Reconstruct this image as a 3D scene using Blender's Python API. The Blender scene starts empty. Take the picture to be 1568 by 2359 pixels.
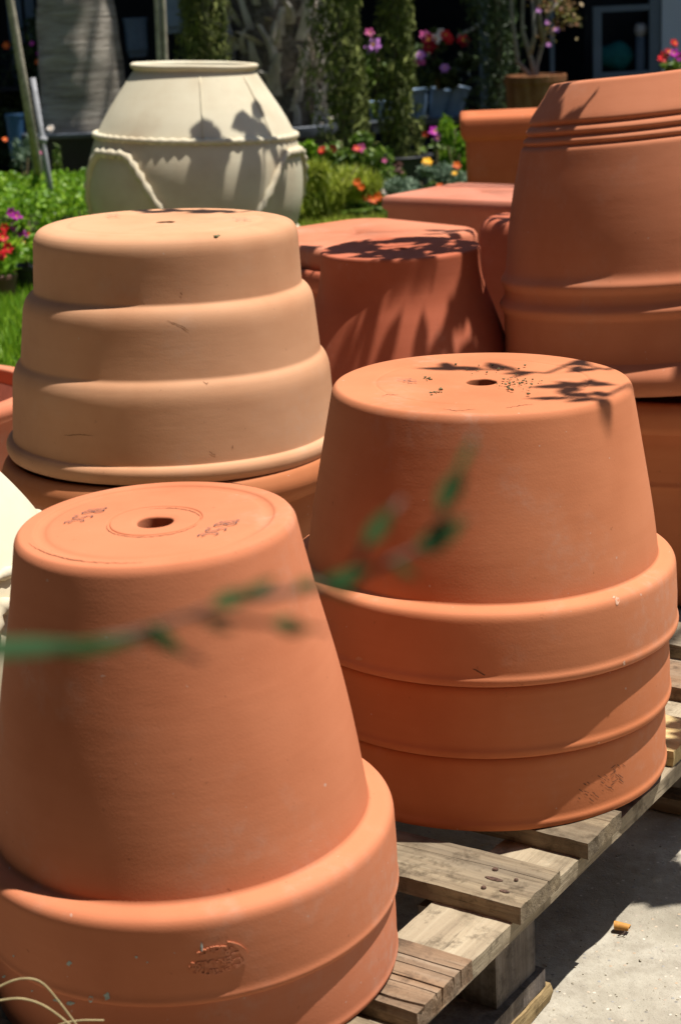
import bpy, bmesh, math, random
from mathutils import Vector, Matrix, Quaternion, noise
rad = math.radians
scene = bpy.context.scene
COL = scene.collection

# ------------------------------------------------------------------ camera
CAM_H, PITCH, ROLL = 1.03, rad(16.4), rad(2.8)
FW = Vector((0, math.cos(PITCH), -math.sin(PITCH)))
UP0 = Vector((0, math.sin(PITCH), math.cos(PITCH)))
R0 = Vector((1, 0, 0))
UPV = UP0*math.cos(ROLL) + R0*math.sin(ROLL)
RTV = R0*math.cos(ROLL) - UP0*math.sin(ROLL)
CC = Vector((0, 0, CAM_H))
cd = bpy.data.cameras.new('camera')
cam = bpy.data.objects.new('camera', cd); COL.objects.link(cam)
M = Matrix((RTV, UPV, -FW)).transposed().to_4x4(); M.translation = CC
cam.matrix_world = M
cd.sensor_fit = 'VERTICAL'; cd.sensor_height = 23.5; cd.sensor_width = 15.6
cd.lens = 23.5*4000/2358.3
cd.clip_start = 0.05; cd.clip_end = 500
cd.dof.use_dof = True; cd.dof.focus_distance = 1.98; cd.dof.aperture_fstop = 6.6
scene.camera = cam

# ------------------------------------------------------------------ sky and sun
SUN_EL, SUN_AZ = rad(73.5), rad(85)          # azimuth clockwise from +Y (away from the camera)
SUND = Vector((math.cos(SUN_EL)*math.sin(SUN_AZ), math.cos(SUN_EL)*math.cos(SUN_AZ), math.sin(SUN_EL)))
w = bpy.data.worlds.new('World'); scene.world = w; w.use_nodes = True
nt = w.node_tree; bg = nt.nodes['Background']
sky = nt.nodes.new('ShaderNodeTexSky'); sky.sky_type = 'NISHITA'; sky.sun_disc = False
sky.sun_elevation = SUN_EL; sky.sun_rotation = SUN_AZ
nt.links.new(sky.outputs[0], bg.inputs[0]); bg.inputs[1].default_value = 0.06
sl = bpy.data.lights.new('sun', 'SUN'); sl.energy = 5.0; sl.angle = rad(0.53); sl.color = (1, .955, .88)
so = bpy.data.objects.new('sun', sl); COL.objects.link(so)
so.rotation_mode = 'QUATERNION'; so.rotation_quaternion = SUND.to_track_quat('Z', 'Y')
so.location = SUND*20
vs = scene.view_settings
vs.view_transform = 'Standard'; vs.look = 'None'; vs.exposure = 0.56; vs.gamma = 1.0; vs.use_curve_mapping = False

# ------------------------------------------------------------------ helpers
def tag(o, label=None, cat=None, group=None, kind=None):
    if label: o['label'] = label
    if cat: o['category'] = cat
    if group: o['group'] = group
    if kind: o['kind'] = kind
    return o

def link_mesh(name, me, mat=None, parent=None, smooth=True):
    o = bpy.data.objects.new(name, me); COL.objects.link(o)
    if mat: me.materials.append(mat)
    if smooth:
        me.polygons.foreach_set('use_smooth', [True]*len(me.polygons))
    if parent: o.parent = parent
    return o

def pymesh(name, verts, faces, mat=None, parent=None, smooth=False, rnd=None):
    me = bpy.data.meshes.new(name); me.from_pydata(verts, [], faces); me.update()
    if rnd is not None:
        a = me.attributes.new('rnd', 'FLOAT', 'FACE'); a.data.foreach_set('value', rnd)
    return link_mesh(name, me, mat, parent, smooth)

def bmobj(name, bm, mat=None, parent=None, smooth=True):
    me = bpy.data.meshes.new(name); bm.to_mesh(me); bm.free()
    return link_mesh(name, me, mat, parent, smooth)

def thing(name, label, cat, loc=(0, 0, 0), group=None, axis=None, rotz=0):
    o = bpy.data.objects.new(name, None); COL.objects.link(o)
    o.empty_display_size = .1
    o.location = loc
    if axis is not None:
        o.rotation_mode = 'QUATERNION'
        o.rotation_quaternion = Vector((0, 0, 1)).rotation_difference(Vector(axis)) @ Quaternion((0, 0, 1), rotz)
    elif rotz:
        o.rotation_euler = (0, 0, rotz)
    tag(o, label, cat, group)
    return o

def lean(lx, ly):
    x, y = math.sin(rad(lx)), math.sin(rad(ly))
    return Vector((x, y, math.sqrt(1-x*x-y*y)))

def at(px, py, Y):                    # a point of the picture (1568 wide) brought to depth Y in the world
    d = FW + RTV*((px-784)/4000) + UPV*((1179.15-py)/4000)
    return CC + d*(Y/d.y)
def ground_at(px, py, z=0):
    d = FW + RTV*((px-784)/4000) + UPV*((1179.15-py)/4000)
    return CC + d*((z-CAM_H)/d.z)

def fillet(pts, n=5):
    """pts: (r, z, f) -> polyline with corners rounded by f"""
    out = []
    for i, p in enumerate(pts):
        f = p[2] if len(p) > 2 else 0
        P = Vector((p[0], p[1]))
        if f <= 0 or i in (0, len(pts)-1):
            out.append(P); continue
        A = Vector(pts[i-1][:2]); B = Vector(pts[i+1][:2])
        da, db = (A-P), (B-P)
        fa = min(f, da.length*.48); fb = min(f, db.length*.48)
        S = P+da.normalized()*fa; E = P+db.normalized()*fb
        for k in range(n+1):
            t = k/n
            out.append(S*(1-t)**2 + P*2*t*(1-t) + E*t*t)
    return out

def lathe(name, prof, mat, parent, seg=128, wob=0.0, seed=0, closed=False):
    """prof: list of Vector(r,z) outward surface order; wob: hand-made irregularity in metres"""
    verts = []; faces = []
    n = len(prof)
    # densify long spans
    P = [prof[0]]
    for a, b in zip(prof, prof[1:]):
        k = max(1, int((b-a).length/.03))
        for i in range(1, k+1): P.append(a.lerp(b, i/k))
    n = len(P)
    for p in P:
        for s in range(seg):
            t = 2*math.pi*s/seg
            c, si = math.cos(t), math.sin(t)
            dr = dz = 0
            if wob:
                q = Vector((c*1.3+seed*7.1, si*1.3-seed*3.3, p.y*5))
                dr = wob*noise.noise(q)
                dz = wob*.7*noise.noise(Vector((c*1.1-seed, si*1.1+seed*2, p.y*1.5+9)))
            r = max(p.x+dr, 0)
            verts.append((r*c, r*si, p.y+dz))
    for i in range(n-1):
        for s in range(seg):
            a = i*seg+s; b = i*seg+(s+1) % seg
            faces.append((a, a+seg, b+seg, b))
    if closed:
        for s in range(seg):
            a = (n-1)*seg+s; b = (n-1)*seg+(s+1) % seg
            faces.append((a, s, (s+1) % seg, b))
    me = bpy.data.meshes.new(name); me.from_pydata(verts, [], faces); me.update()
    bm = bmesh.new(); bm.from_mesh(me); bmesh.ops.recalc_face_normals(bm, faces=bm.faces); bm.to_mesh(me); bm.free()
    return link_mesh(name, me, mat, parent, True)

def tube_bm(bm, pts, rads, seg=8, cap=True):
    pts = [Vector(p) for p in pts]
    rings = []
    prev = None
    for i, p in enumerate(pts):
        d = (pts[min(i+1, len(pts)-1)]-pts[max(i-1, 0)])
        if d.length < 1e-9: d = Vector((0, 0, 1))
        d.normalize()
        a = prev if prev is not None else (Vector((0, 0, 1)) if abs(d.z) < .9 else Vector((1, 0, 0)))
        x = (a - d*a.dot(d)).normalized(); y = d.cross(x); prev = x
        r = rads[i] if isinstance(rads, (list, tuple)) else rads
        rings.append([bm.verts.new(p+x*math.cos(2*math.pi*k/seg)*r+y*math.sin(2*math.pi*k/seg)*r) for k in range(seg)])
    for a, b in zip(rings, rings[1:]):
        for k in range(seg): bm.faces.new((a[k], a[(k+1) % seg], b[(k+1) % seg], b[k]))
    if cap:
        bm.faces.new(rings[0][::-1]); bm.faces.new(rings[-1])

def tube(name, pts, rads, mat, parent=None, seg=8):
    bm = bmesh.new(); tube_bm(bm, pts, rads, seg)
    return bmobj(name, bm, mat, parent)

def box_bm(bm, lo, hi, bev=0.0):
    lo, hi = Vector(lo), Vector(hi)
    r = bmesh.ops.create_cube(bm, size=1)
    for v in r['verts']:
        v.co = Vector([(lo[i]+hi[i])/2+v.co[i]*(hi[i]-lo[i]) for i in range(3)])
    if bev:
        es = list({e for v in r['verts'] for e in v.link_edges})
        bmesh.ops.bevel(bm, geom=es, offset=bev, segments=2, affect='EDGES', profile=.6)

# ------------------------------------------------------------------ materials
def new_mat(name, rough=.8, spec=.3):
    m = bpy.data.materials.new(name); m.use_nodes = True
    b = m.node_tree.nodes['Principled BSDF']
    b.inputs['Roughness'].default_value = rough
    b.inputs['Specular IOR Level'].default_value = spec
    return m, m.node_tree, b

def N(nt, t, **kw):
    n = nt.nodes.new(t)
    for k, v in kw.items():
        if k in n.inputs: n.inputs[k].default_value = v
        else: setattr(n, k, v)
    return n

def noise_n(nt, vec, scale, detail=3, rough=.5, mapping=None):
    if mapping:
        mp = N(nt, 'ShaderNodeMapping'); mp.inputs['Scale'].default_value = mapping
        nt.links.new(vec, mp.inputs['Vector']); vec = mp.outputs[0]
    n = N(nt, 'ShaderNodeTexNoise'); n.inputs['Scale'].default_value = scale
    n.inputs['Detail'].default_value = detail; n.inputs['Roughness'].default_value = rough
    nt.links.new(vec, n.inputs['Vector'])
    return n.outputs['Fac']

def ramp(nt, fac, stops):
    r = N(nt, 'ShaderNodeValToRGB')
    el = r.color_ramp.elements
    while len(el) < len(stops): el.new(.5)
    for e, (p, c) in zip(el, stops):
        e.position = p
        e.color = (c, c, c, 1) if isinstance(c, (int, float)) else (*c, 1)
    nt.links.new(fac, r.inputs[0])
    return r.outputs[0]

def mix(nt, fac, a, b, mode='MIX'):
    m = N(nt, 'ShaderNodeMix', data_type='RGBA', blend_type=mode)
    for sock, v in ((0, fac), (6, a), (7, b)):
        if isinstance(v, (int, float)): m.inputs[sock].default_value = v
        elif isinstance(v, tuple): m.inputs[sock].default_value = (*v, 1)
        else: nt.links.new(v, m.inputs[sock])
    return m.outputs[2]

def bump(nt, b, h, strength, dist, prev=None):
    n = N(nt, 'ShaderNodeBump'); n.inputs['Strength'].default_value = strength; n.inputs['Distance'].default_value = dist
    nt.links.new(h, n.inputs['Height'])
    if prev is not None: nt.links.new(prev, n.inputs['Normal'])
    nt.links.new(n.outputs[0], b.inputs['Normal'])
    return n.outputs[0]

def terracotta(name, base, bloom=.35, warm=(1.0, .86, .72), brush=.5):
    base = (base[0]*.83, base[1]*.762, base[2]*.765)
    m, nt, b = new_mat(name, .72, .10)
    tc = N(nt, 'ShaderNodeTexCoord'); v = tc.outputs['Object']
    dk = tuple(c*f for c, f in zip(base, (.86, .80, .76)))
    lt = tuple(min(1, c*f) for c, f in zip(base, (1.08, 1.12, 1.16)))
    c = ramp(nt, noise_n(nt, v, 5, 4, .55), [(.3, dk), (.5, base), (.72, lt)])
    # throwing lines: colour bands running round the pot
    ln = noise_n(nt, v, 1, 4, .6, (2.2, 2.2, 95))
    c = mix(nt, ramp(nt, ln, [(.42, 0.0), (.62, brush*.28)]), c, tuple(x*y for x, y in zip(base, (.88, .8, .74))))
    # fine grog
    fine = noise_n(nt, v, 420, 2, .6)
    c = mix(nt, ramp(nt, fine, [(.62, 0), (.75, .35)]), c, lt)
    sp = noise_n(nt, v, 130, 2, .5)
    c = mix(nt, ramp(nt, sp, [(.20, .55), (.27, 0)]), c, tuple(x*.45 for x in base))
    # lime bloom and scuffs
    bl = N(nt, 'ShaderNodeMath', operation='MULTIPLY')
    nt.links.new(ramp(nt, noise_n(nt, v, 7, 5, .65), [(.55, 0), (.75, 1)]), bl.inputs[0])
    nt.links.new(ramp(nt, noise_n(nt, v, 60, 4, .7), [(.45, .2), (.7, 1)]), bl.inputs[1])
    bl2 = N(nt, 'ShaderNodeMath', operation='MULTIPLY'); nt.links.new(bl.outputs[0], bl2.inputs[0]); bl2.inputs[1].default_value = bloom
    c = mix(nt, bl2.outputs[0], c, (.52, .41, .34))
    # small pale lime specks
    c = mix(nt, ramp(nt, noise_n(nt, v, 150, 1, .4), [(.80, 0), (.82, .4)]), c, (.56, .50, .44))
    # rare dark smudges
    c = mix(nt, ramp(nt, noise_n(nt, v, 14, 5, .72), [(.69, 0), (.76, .45)]), c, tuple(x*.42 for x in base))
    nt.links.new(c, b.inputs['Base Color'])
    rr = ramp(nt, noise_n(nt, v, 9, 3, .5), [(.3, .62), (.7, .85)]); nt.links.new(rr, b.inputs['Roughness'])
    p = bump(nt, b, ln, .09, .0010)
    p = bump(nt, b, noise_n(nt, v, 9, 3, .5, (1, 1, 2.5)), .3, .0022, p)
    bump(nt, b, fine, .25, .0005, p)
    return m

def simple(name, col, rough=.8, spec=.3, var=.2, scale=30, bumpd=0):
    m, nt, b = new_mat(name, rough, spec)
    v = N(nt, 'ShaderNodeTexCoord').outputs['Object']
    f = noise_n(nt, v, scale, 3, .6)
    nt.links.new(ramp(nt, f, [(.3, tuple(c*(1-var) for c in col)), (.7, tuple(min(1, c*(1+var)) for c in col))]), b.inputs['Base Color'])
    if bumpd: bump(nt, b, f, .6, bumpd)
    return m

def leafy(name, cols, rough=.5, trans=.25):
    """per-leaf colour from the 'rnd' attribute"""
    m, nt, b = new_mat(name, rough, .4)
    a = N(nt, 'ShaderNodeAttribute', attribute_name='rnd')
    k = len(cols)
    c = ramp(nt, a.outputs['Fac'], [(i/max(1, k-1), cc) for i, cc in enumerate(cols)])
    nt.links.new(c, b.inputs['Base Color'])
    if trans:
        t = N(nt, 'ShaderNodeBsdfTranslucent'); nt.links.new(c, t.inputs['Color'])
        mx = N(nt, 'ShaderNodeMixShader'); mx.inputs[0].default_value = trans
        out = nt.nodes['Material Output']
        nt.links.new(b.outputs[0], mx.inputs[1]); nt.links.new(t.outputs[0], mx.inputs[2]); nt.links.new(mx.outputs[0], out.inputs[0])
    return m

def wood(name, axis, cols, grain=1.0, bumpd=.0016):
    m, nt, b = new_mat(name, .88, .15)
    v = N(nt, 'ShaderNodeTexCoord').outputs['Object']
    s = [70, 70, 70]; s[axis] = 3.0
    g = noise_n(nt, v, 1*grain, 6, .68, tuple(s))
    s2 = [16, 16, 16]; s2[axis] = 2.2
    g2 = noise_n(nt, v, 1*grain, 4, .6, tuple(s2))
    c = ramp(nt, g, [(.28, cols[0]), (.5, cols[1]), (.74, cols[2])])
    c = mix(nt, ramp(nt, g2, [(.38, .55), (.66, 0)]), c, cols[3])
    fibre = noise_n(nt, v, 1, 4, .7, tuple((9 if i == axis else 260) for i in range(3)))
    c = mix(nt, ramp(nt, fibre, [(.30, .75), (.40, 0)]), c, tuple(x*.35 for x in cols[0]))
    blot = noise_n(nt, v, 11, 6, .72)
    c = mix(nt, ramp(nt, blot, [(.50, 0), (.70, .6)]), c, tuple(x*.62 for x in cols[0]))
    dirt = noise_n(nt, v, 38, 5, .7)
    c = mix(nt, ramp(nt, dirt, [(.52, 0), (.68, .7)]), c, tuple(x*.5 for x in cols[0]))
    nt.links.new(c, b.inputs['Base Color'])
    p = bump(nt, b, g, 1, bumpd*1.5)
    p = bump(nt, b, fibre, .7, .0009, p)
    bump(nt, b, dirt, .8, .002, p)
    return m

TC = dict(
    A=terracotta('clay_salmon', (.650, .248, .122), .45),
    A2=terracotta('clay_salmon_worn', (.640, .240, .122), .5),
    B=terracotta('clay_orange', (.640, .252, .118), .45),
    B2=terracotta('clay_orange_plain', (.620, .225, .095), .2),
    B3=terracotta('clay_orange_dusty', (.610, .220, .092), .3),
    C=terracotta('clay_buff', (.665, .382, .212), .35, brush=.35),
    C2=terracotta('clay_brown', (.52, .205, .085), .2),
    D=terracotta('clay_rose', (.610, .245, .125), .25),
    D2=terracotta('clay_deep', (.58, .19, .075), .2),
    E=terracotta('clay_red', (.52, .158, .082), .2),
    F=terracotta('clay_coral', (.64, .245, .135), .5),
    G=terracotta('clay_pink', (.60, .250, .160), .4),
    H=terracotta('clay_bright', (.57, .185, .075), .2),
)
CREAM = terracotta('clay_cream', (.72, .70, .51), .2, brush=.25)
INK = simple('marker_ink', (.03, .04, .055), .6, .3, .3, 200)
WOODU = wood('weathered_board', 0, [(.095, .068, .042), (.235, .178, .112), (.375, .300, .195), (.140, .118, .092)])
WOODV = wood('pale_board', 1, [(.17, .130, .085), (.36, .29, .195), (.48, .405, .285), (.27, .215, .150)])
WOODC = wood('cracked_board', 0, [(.100, .066, .045), (.235, .170, .115), (.34, .275, .205), (.26, .145, .075)])
WOODY = wood('new_yellow_board', 0, [(.33, .21, .085), (.58, .42, .20), (.70, .54, .28), (.50, .36, .17)])
WOODC2 = wood('yellowed_board', 1, [(.17, .11, .05), (.36, .26, .13), (.47, .37, .20), (.28, .19, .09)])
WOODB = wood('grey_block', 2, [(.085, .066, .052), (.19, .150, .118), (.29, .245, .20), (.11, .10, .10)])
RUST = simple('rusty_nail', (.085, .050, .036), .9, .2, .6, 300, .0006)

# ------------------------------------------------------------------ ground
def concrete():
    m, nt, b = new_mat('concrete', .92, .15)
    v = N(nt, 'ShaderNodeTexCoord').outputs['Object']
    c = ramp(nt, noise_n(nt, v, 5, 6, .62), [(.3, (.25, .222, .170)), (.5, (.385, .348, .278)), (.72, (.50, .465, .39))])
    c = mix(nt, ramp(nt, noise_n(nt, v, 26, 5, .7), [(.35, .7), (.6, 0)]), c, (.27, .235, .185))
    vo = N(nt, 'ShaderNodeTexVoronoi'); vo.inputs['Scale'].default_value = 120; vo.inputs['Randomness'].default_value = 1; nt.links.new(v, vo.inputs['Vector'])
    peb = ramp(nt, vo.outputs['Distance'], [(.16, 1), (.28, 0)])
    sel = N(nt, 'ShaderNodeMath', operation='MULTIPLY'); nt.links.new(peb, sel.inputs[0])
    sep = N(nt, 'ShaderNodeSeparateColor'); nt.links.new(vo.outputs['Color'], sep.inputs[0])
    nt.links.new(ramp(nt, sep.outputs[0], [(.55, 0), (.62, .85)]), sel.inputs[1])
    pc = ramp(nt, sep.outputs[1], [(.0, (.62, .58, .50)), (.4, (.46, .33, .22)), (.7, (.30, .30, .30)), (1, (.16, .14, .12))])
    c = mix(nt, sel.outputs[0], c, pc)
    vo2 = N(nt, 'ShaderNodeTexVoronoi'); vo2.inputs['Scale'].default_value = 240; nt.links.new(v, vo2.inputs['Vector'])
    c = mix(nt, ramp(nt, vo2.outputs['Distance'], [(.10, .5), (.2, 0)]), c, (.16, .14, .12))
    nt.links.new(c, b.inputs['Base Color'])
    p = bump(nt, b, noise_n(nt, v, 70, 6, .75), .8, .004)
    p = bump(nt, b, noise_n(nt, v, 9, 3, .6), .6, .02, p)
    bump(nt, b, peb, .4, .0015, p)
    return m
def lawn_mat():
    m, nt, b = new_mat('lawn', .95, .1)
    v = N(nt, 'ShaderNodeTexCoord').outputs['Object']
    c = ramp(nt, noise_n(nt, v, 22, 5, .7), [(.3, (.05, .09, .012)), (.55, (.12, .20, .022)), (.75, (.20, .28, .04))])
    nt.links.new(c, b.inputs['Base Color'])
    bump(nt, b, noise_n(nt, v, 160, 3, .7), 1, .02)
    return m
def sheet(name, x0, x1, y0, y1, z, mat, n=1):
    vs_, fs = [], []
    for j in range(n+1):
        for i in range(n+1):
            vs_.append((x0+(x1-x0)*i/n, y0+(y1-y0)*j/n, z))
    for j in range(n):
        for i in range(n):
            a = j*(n+1)+i; fs.append((a, a+1, a+n+2, a+n+1))
    return tag(pymesh(name, vs_, fs, mat), kind='structure')
sheet('ground', -150, 150, -150, 150, -.060, simple('soil', (.10, .075, .05), .95, .1, .3, 3, .01))
PAVE = -.042
sheet('pavement', -6, 6, -3, 4.745, PAVE, concrete())
LAWN = lawn_mat()
bm = bmesh.new()
r_ = bmesh.ops.create_cube(bm, size=1)
for v_ in r_['verts']: v_.co = Vector((v_.co.x*16, 7.325+v_.co.y*5.15, -.028+v_.co.z*.06))
tag(bmobj('lawn_ground', bm, LAWN, None, False), kind='structure')

# ------------------------------------------------------------------ pots
def pot_profile(pts, H):
    return [Vector((p.x, H-p.y)) for p in pts]

def inverted_pot(name, label, top, axis, H, body, rim, mat, seg=144, wob=.0012, seed=0, hole=.0164, wall=.009,
                 floor=None, group=None, cat='flower pot', matr=None):
    """An upside-down pot. body / rim: (r, h below the base plane, fillet) lists; local z=0 at the mouth."""
    ax = Vector(axis)
    t = thing(name, label, cat, Vector(top)-ax*H, group, axis=ax)
    flo = floor or [(hole, 0, .001)]
    b = [(hole, .018)] + [(hole, .002, .002)] + flo[1:] + body
    prof = fillet(b)
    # inner skin of the body (mouth side), back to the hole
    last = body[-1]
    inner = [(last[0]-wall, last[1], 0), (body[1][0]-wall*1.3, .018, .01), (hole, .018)]
    lathe('body', pot_profile(prof, H), mat, t, seg, wob, seed)
    lathe('inner_wall', pot_profile(fillet(inner), H), mat, t, 64, 0, seed)
    rp = [(body[-1][0], body[-1][1])] + rim
    rp = rp + [(rim[-1][0]-wall*1.5, H, .003), (rim[0][0]-wall*1.6, rim[0][1]+.012, .004), (last[0]-wall, last[1])]
    lathe('rim', pot_profile(fillet(rp), H), matr or mat, t, seg, wob, seed)
    return t

# --- pot A : front left stack of two (price 18,50)
AX_A = lean(-1, -1.3); TOP_A = Vector((-.1665, 1.495, .591))
def body_A(s, k=0):
    return [(.1222*s, .0008, .0025), (.1266*s, .0062, .004), (.1322*s, .038, .02), (.1392*s, .075, .03), (.1565*s, .155, .04), (.1670*s, .220, .03), (.1748*s, .2835, 0)]
def rim_A(s, h0=.2835, low=.3747):
    return [(.1748*s+.0001, h0+.0012, .0), (.1775*s, h0+.0045, .003), (.1925*s, h0+.0062, .006), (.1982*s, h0+.0125, .007), (.1990*s, h0+.052), (.1985*s, low-.011, .004), (.2000*s, low-.005, .004), (.1965*s, low, .002)]
FLOOR_A = [(.0164, 0), (.0225, .0008, .001), (.0405, 0, .001), (.0412, .0014, .0004), (.0422, .0014, .0004), (.0432, .0001, .001), (.0955, .0006, .004), (.1000, .0026, .003), (.1060, .0022, .003), (.1085, .0001, .002)]
potA = inverted_pot('terracotta_pot', 'salmon terracotta pot upside down at lower left with 18,50 written twice on its base', TOP_A, AX_A, .3747,
             body_A(1), rim_A(1), TC['A'], 192, .0012, 1, .0164, floor=FLOOR_A, group='terracotta pots stacked upside down')
inverted_pot('terracotta_pot', 'terracotta pot nested beneath the 18,50 pot, only its wide rim showing at bottom left', TOP_A-AX_A*.0722, AX_A, .3747,
             body_A(.968), rim_A(.976), TC['A2'], 144, .0012, 2, .0164, wall=.007, group='terracotta pots stacked upside down')
# --- pot B : right stack of three
AX_B = lean(1.2, 0); TOP_B = Vector((.1681, 1.9487, .6054))
def body_B(s):
    return [(.1670*s, .0008, .003), (.1713*s, .0064, .004), (.1815*s, .063, .02), (.1985*s, .155, .04), (.2040*s, .1981, 0)]
def rim_B(s, h0=.1981, low=.2861):
    return [(.2040*s+.0001, h0+.001, 0), (.2058*s, h0+.0035, .003), (.2190*s, h0+.0048, .006), (.2246*s, h0+.0105, .007), (.2272*s, h0+.050), (.2276*s, low-.013, .004), (.2301*s, low-.008, .004), (.2292*s, low-.002, .003), (.2260*s, low, .002)]
FLOOR_B = [(.0164, 0), (.118, .0004, .004), (.121, .0014, .002), (.124, .0004, .002)]
inverted_pot('terracotta_pot', 'topmost terracotta pot of the right stack, moss crumbs around its drainage hole', TOP_B, AX_B, .2861,
             body_B(1), rim_B(1), TC['B'], 192, .0014, 3, .0175, floor=FLOOR_B, group='terracotta pots stacked upside down')
inverted_pot('terracotta_pot', 'terracotta pot in the middle of the right stack, its rim between two other rims', TOP_B-AX_B*.0857, AX_B, .2861,
             body_B(.955), rim_B(.975), TC['B2'], 192, .0012, 4, .0175, wall=.007, group='terracotta pots stacked upside down')
inverted_pot('terracotta_pot', 'lowest terracotta pot of the right stack, dark scratches on its rim, standing on the pallet', TOP_B-AX_B*.1702, AX_B, .2898,
             body_B(.925), rim_B(.961, low=.2898), TC['B3'], 192, .0012, 5, .0175, wall=.007, group='terracotta pots stacked upside down')
# --- pot C : buff stepped pot on an upright brown pot
AX_C = lean(1.3, 0); TOP_C = Vector((-.2484, 2.7053, .7162))
inverted_pot('stepped_pot', 'buff clay pot with three rounded steps, upside down on a brown pot', TOP_C, AX_C, .3520,
             [(.172, .0005, .004), (.195, .0040, .012), (.2046, .018, .014), (.2058, .045), (.2087, .0985, .0035),
              (.2195, .1065, .007), (.2262, .121, .014), (.2290, .150), (.2347, .2045, .0035), (.2425, .2125, .006), (.2488, .229, .014), (.2510, .262), (.2558, .3235, 0)],
             [(.2560, .326, .002), (.2620, .3275, .003), (.2668, .3335, .005), (.2672, .3430, .004), (.2630, .3520, .002)],
             TC['C'], 176, .0030, 6, .017, floor=[(.017, 0), (.145, .0002, .004), (.152, .0018, .003)], group='stacked planters behind')
def upright_pot(name, label, base, rprof, mat, H, axis=(0, 0, 1), seg=128, wob=.002, seed=0, wall=.016, soil=None, cat='flower pot', group=None, rimprof=None):
    """rprof: (r, z, fillet) from the base up to the underside of the rim; rimprof outward roll, then inside"""
    D_ = .04; base = Vector(base)-Vector((0, 0, D_)); H += D_
    lift = lambda p: (p[0], p[1]+D_) + tuple(p[2:])
    rprof = [rprof[0]]+[lift(p) for p in rprof[1:]]; rimprof = [lift(p) for p in rimprof]
    t = thing(name, label, cat, base, group, axis=axis)
    lathe('body', fillet([(0.0, .0), (rprof[0][0]*.5, .0)] + rprof), mat, t, seg, wob, seed)
    lr, lz = rprof[-1][0], rprof[-1][1]
    rp = [(lr, lz)] + rimprof
    il = rimprof[-1][0]-wall
    rp += [(il, H, .006), (il-.004, lz-.03, .01), (rprof[0][0]-wall, .03, .01), (0, .03)]
    lathe('rim', fillet(rp), mat, t, seg, wob, seed)
    return t
botC = TOP_C-AX_C*.3520
upright_pot('brown_pot', 'brown terracotta pot standing upright under the buff stepped pot', Vector((botC.x-.001, botC.y, .002)),
            [(.155, .0, .01), (.170, .06), (.212, .20), (.242, .294, 0)], TC['C2'], botC.z-.006, seed=7,
            rimprof=[(.2422, .296, .002), (.262, .310, .010), (.2765, .322, .012), (.2785, .340, .012), (.268, botC.z-.006, .008)], group='stacked planters behind')

# --- pot D : tall ribbed pot, leaning, on an upright rimmed pot
AX_D = lean(-3.34, 3.34); PD = Vector((.6427, 3.2071, .7701)); TOP_D = PD+AX_D*.112
def dh(h): return h+.112
dbody = [(.190, .0005, .004), (.2185, .002, .006), (.232, .022), (.2590, dh(-0.0560)), (.2650, dh(-0.0460), .006),
         (.2590, dh(-0.0410), .003), (.2705, dh(-0.0335), .006), (.2735, dh(-0.0280), .005), (.2670, dh(-0.0230), .003), (.2770, dh(-0.0165), .006), (.2800, dh(-0.0110), .005),
         (.2745, dh(-0.0070), .003), (.2845, dh(-0.0005), .006), (.2930, dh(.030), .02), (.3060, dh(.075), .03), (.3190, dh(.140), .04), (.3255, dh(.195), .02), (.3290, dh(.218), .008),
         (.3400, dh(.231), .007), (.3380, dh(.240), .005), (.3330, dh(.247), .006), (.3340, dh(.262), .006), (.3455, dh(.275), .007), (.3430, dh(.284), .004), (.3375, dh(.290), .006), (.3395, dh(.340), .01), (.3420, dh(.362), 0)]
drim = [(.3422, dh(.3635), .002), (.356, dh(.372), .010), (.3670, dh(.386), .012), (.3660, dh(.408), .010), (.352, dh(.418), .004)]
inverted_pot('ribbed_pot', 'tall barrel-shaped terracotta pot with three ribs near its base, leaning at right', TOP_D, AX_D, dh(.418),
             dbody, drim, TC['D'], 200, .0045, 8, .02, wall=.016, group='stacked planters behind')
botD = TOP_D-AX_D*dh(.418)
upright_pot('wide_pot', 'wide deep-orange terracotta pot with a thick rim under the leaning ribbed pot', Vector((botD.x, botD.y, .004)),
            [(.275, 0, .01), (.292, .05), (.303, .15), (.3055, .182), (.312, .190, .004), (.3085, .198, .004), (.318, .262), (.320, .285, 0)], TC['B2'], .345, seed=9, wall=.02,
            rimprof=[(.3205, .287, .002), (.345, .292, .006), (.352, .302, .008), (.352, .330, .008), (.342, .345, .006)], group='stacked planters behind')

# --- pot E : bell-shaped red pot, on another one's rim
TOP_E = Vector((.1365, 3.2697, .580))
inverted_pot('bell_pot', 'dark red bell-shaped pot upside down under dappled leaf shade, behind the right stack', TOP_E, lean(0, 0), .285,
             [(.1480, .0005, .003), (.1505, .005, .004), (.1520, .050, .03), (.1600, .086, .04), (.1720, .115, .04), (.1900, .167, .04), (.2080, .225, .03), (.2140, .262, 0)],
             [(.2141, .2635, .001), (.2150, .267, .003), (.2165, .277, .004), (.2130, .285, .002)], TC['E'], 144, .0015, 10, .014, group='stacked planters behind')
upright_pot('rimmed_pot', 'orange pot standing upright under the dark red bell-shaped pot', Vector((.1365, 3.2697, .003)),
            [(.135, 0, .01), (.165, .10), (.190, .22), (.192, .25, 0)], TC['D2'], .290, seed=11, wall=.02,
            rimprof=[(.1922, .252, .002), (.200, .256, .004), (.203, .265, .005), (.203, .280, .005), (.196, .290, .004)], group='stacked planters behind')

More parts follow.
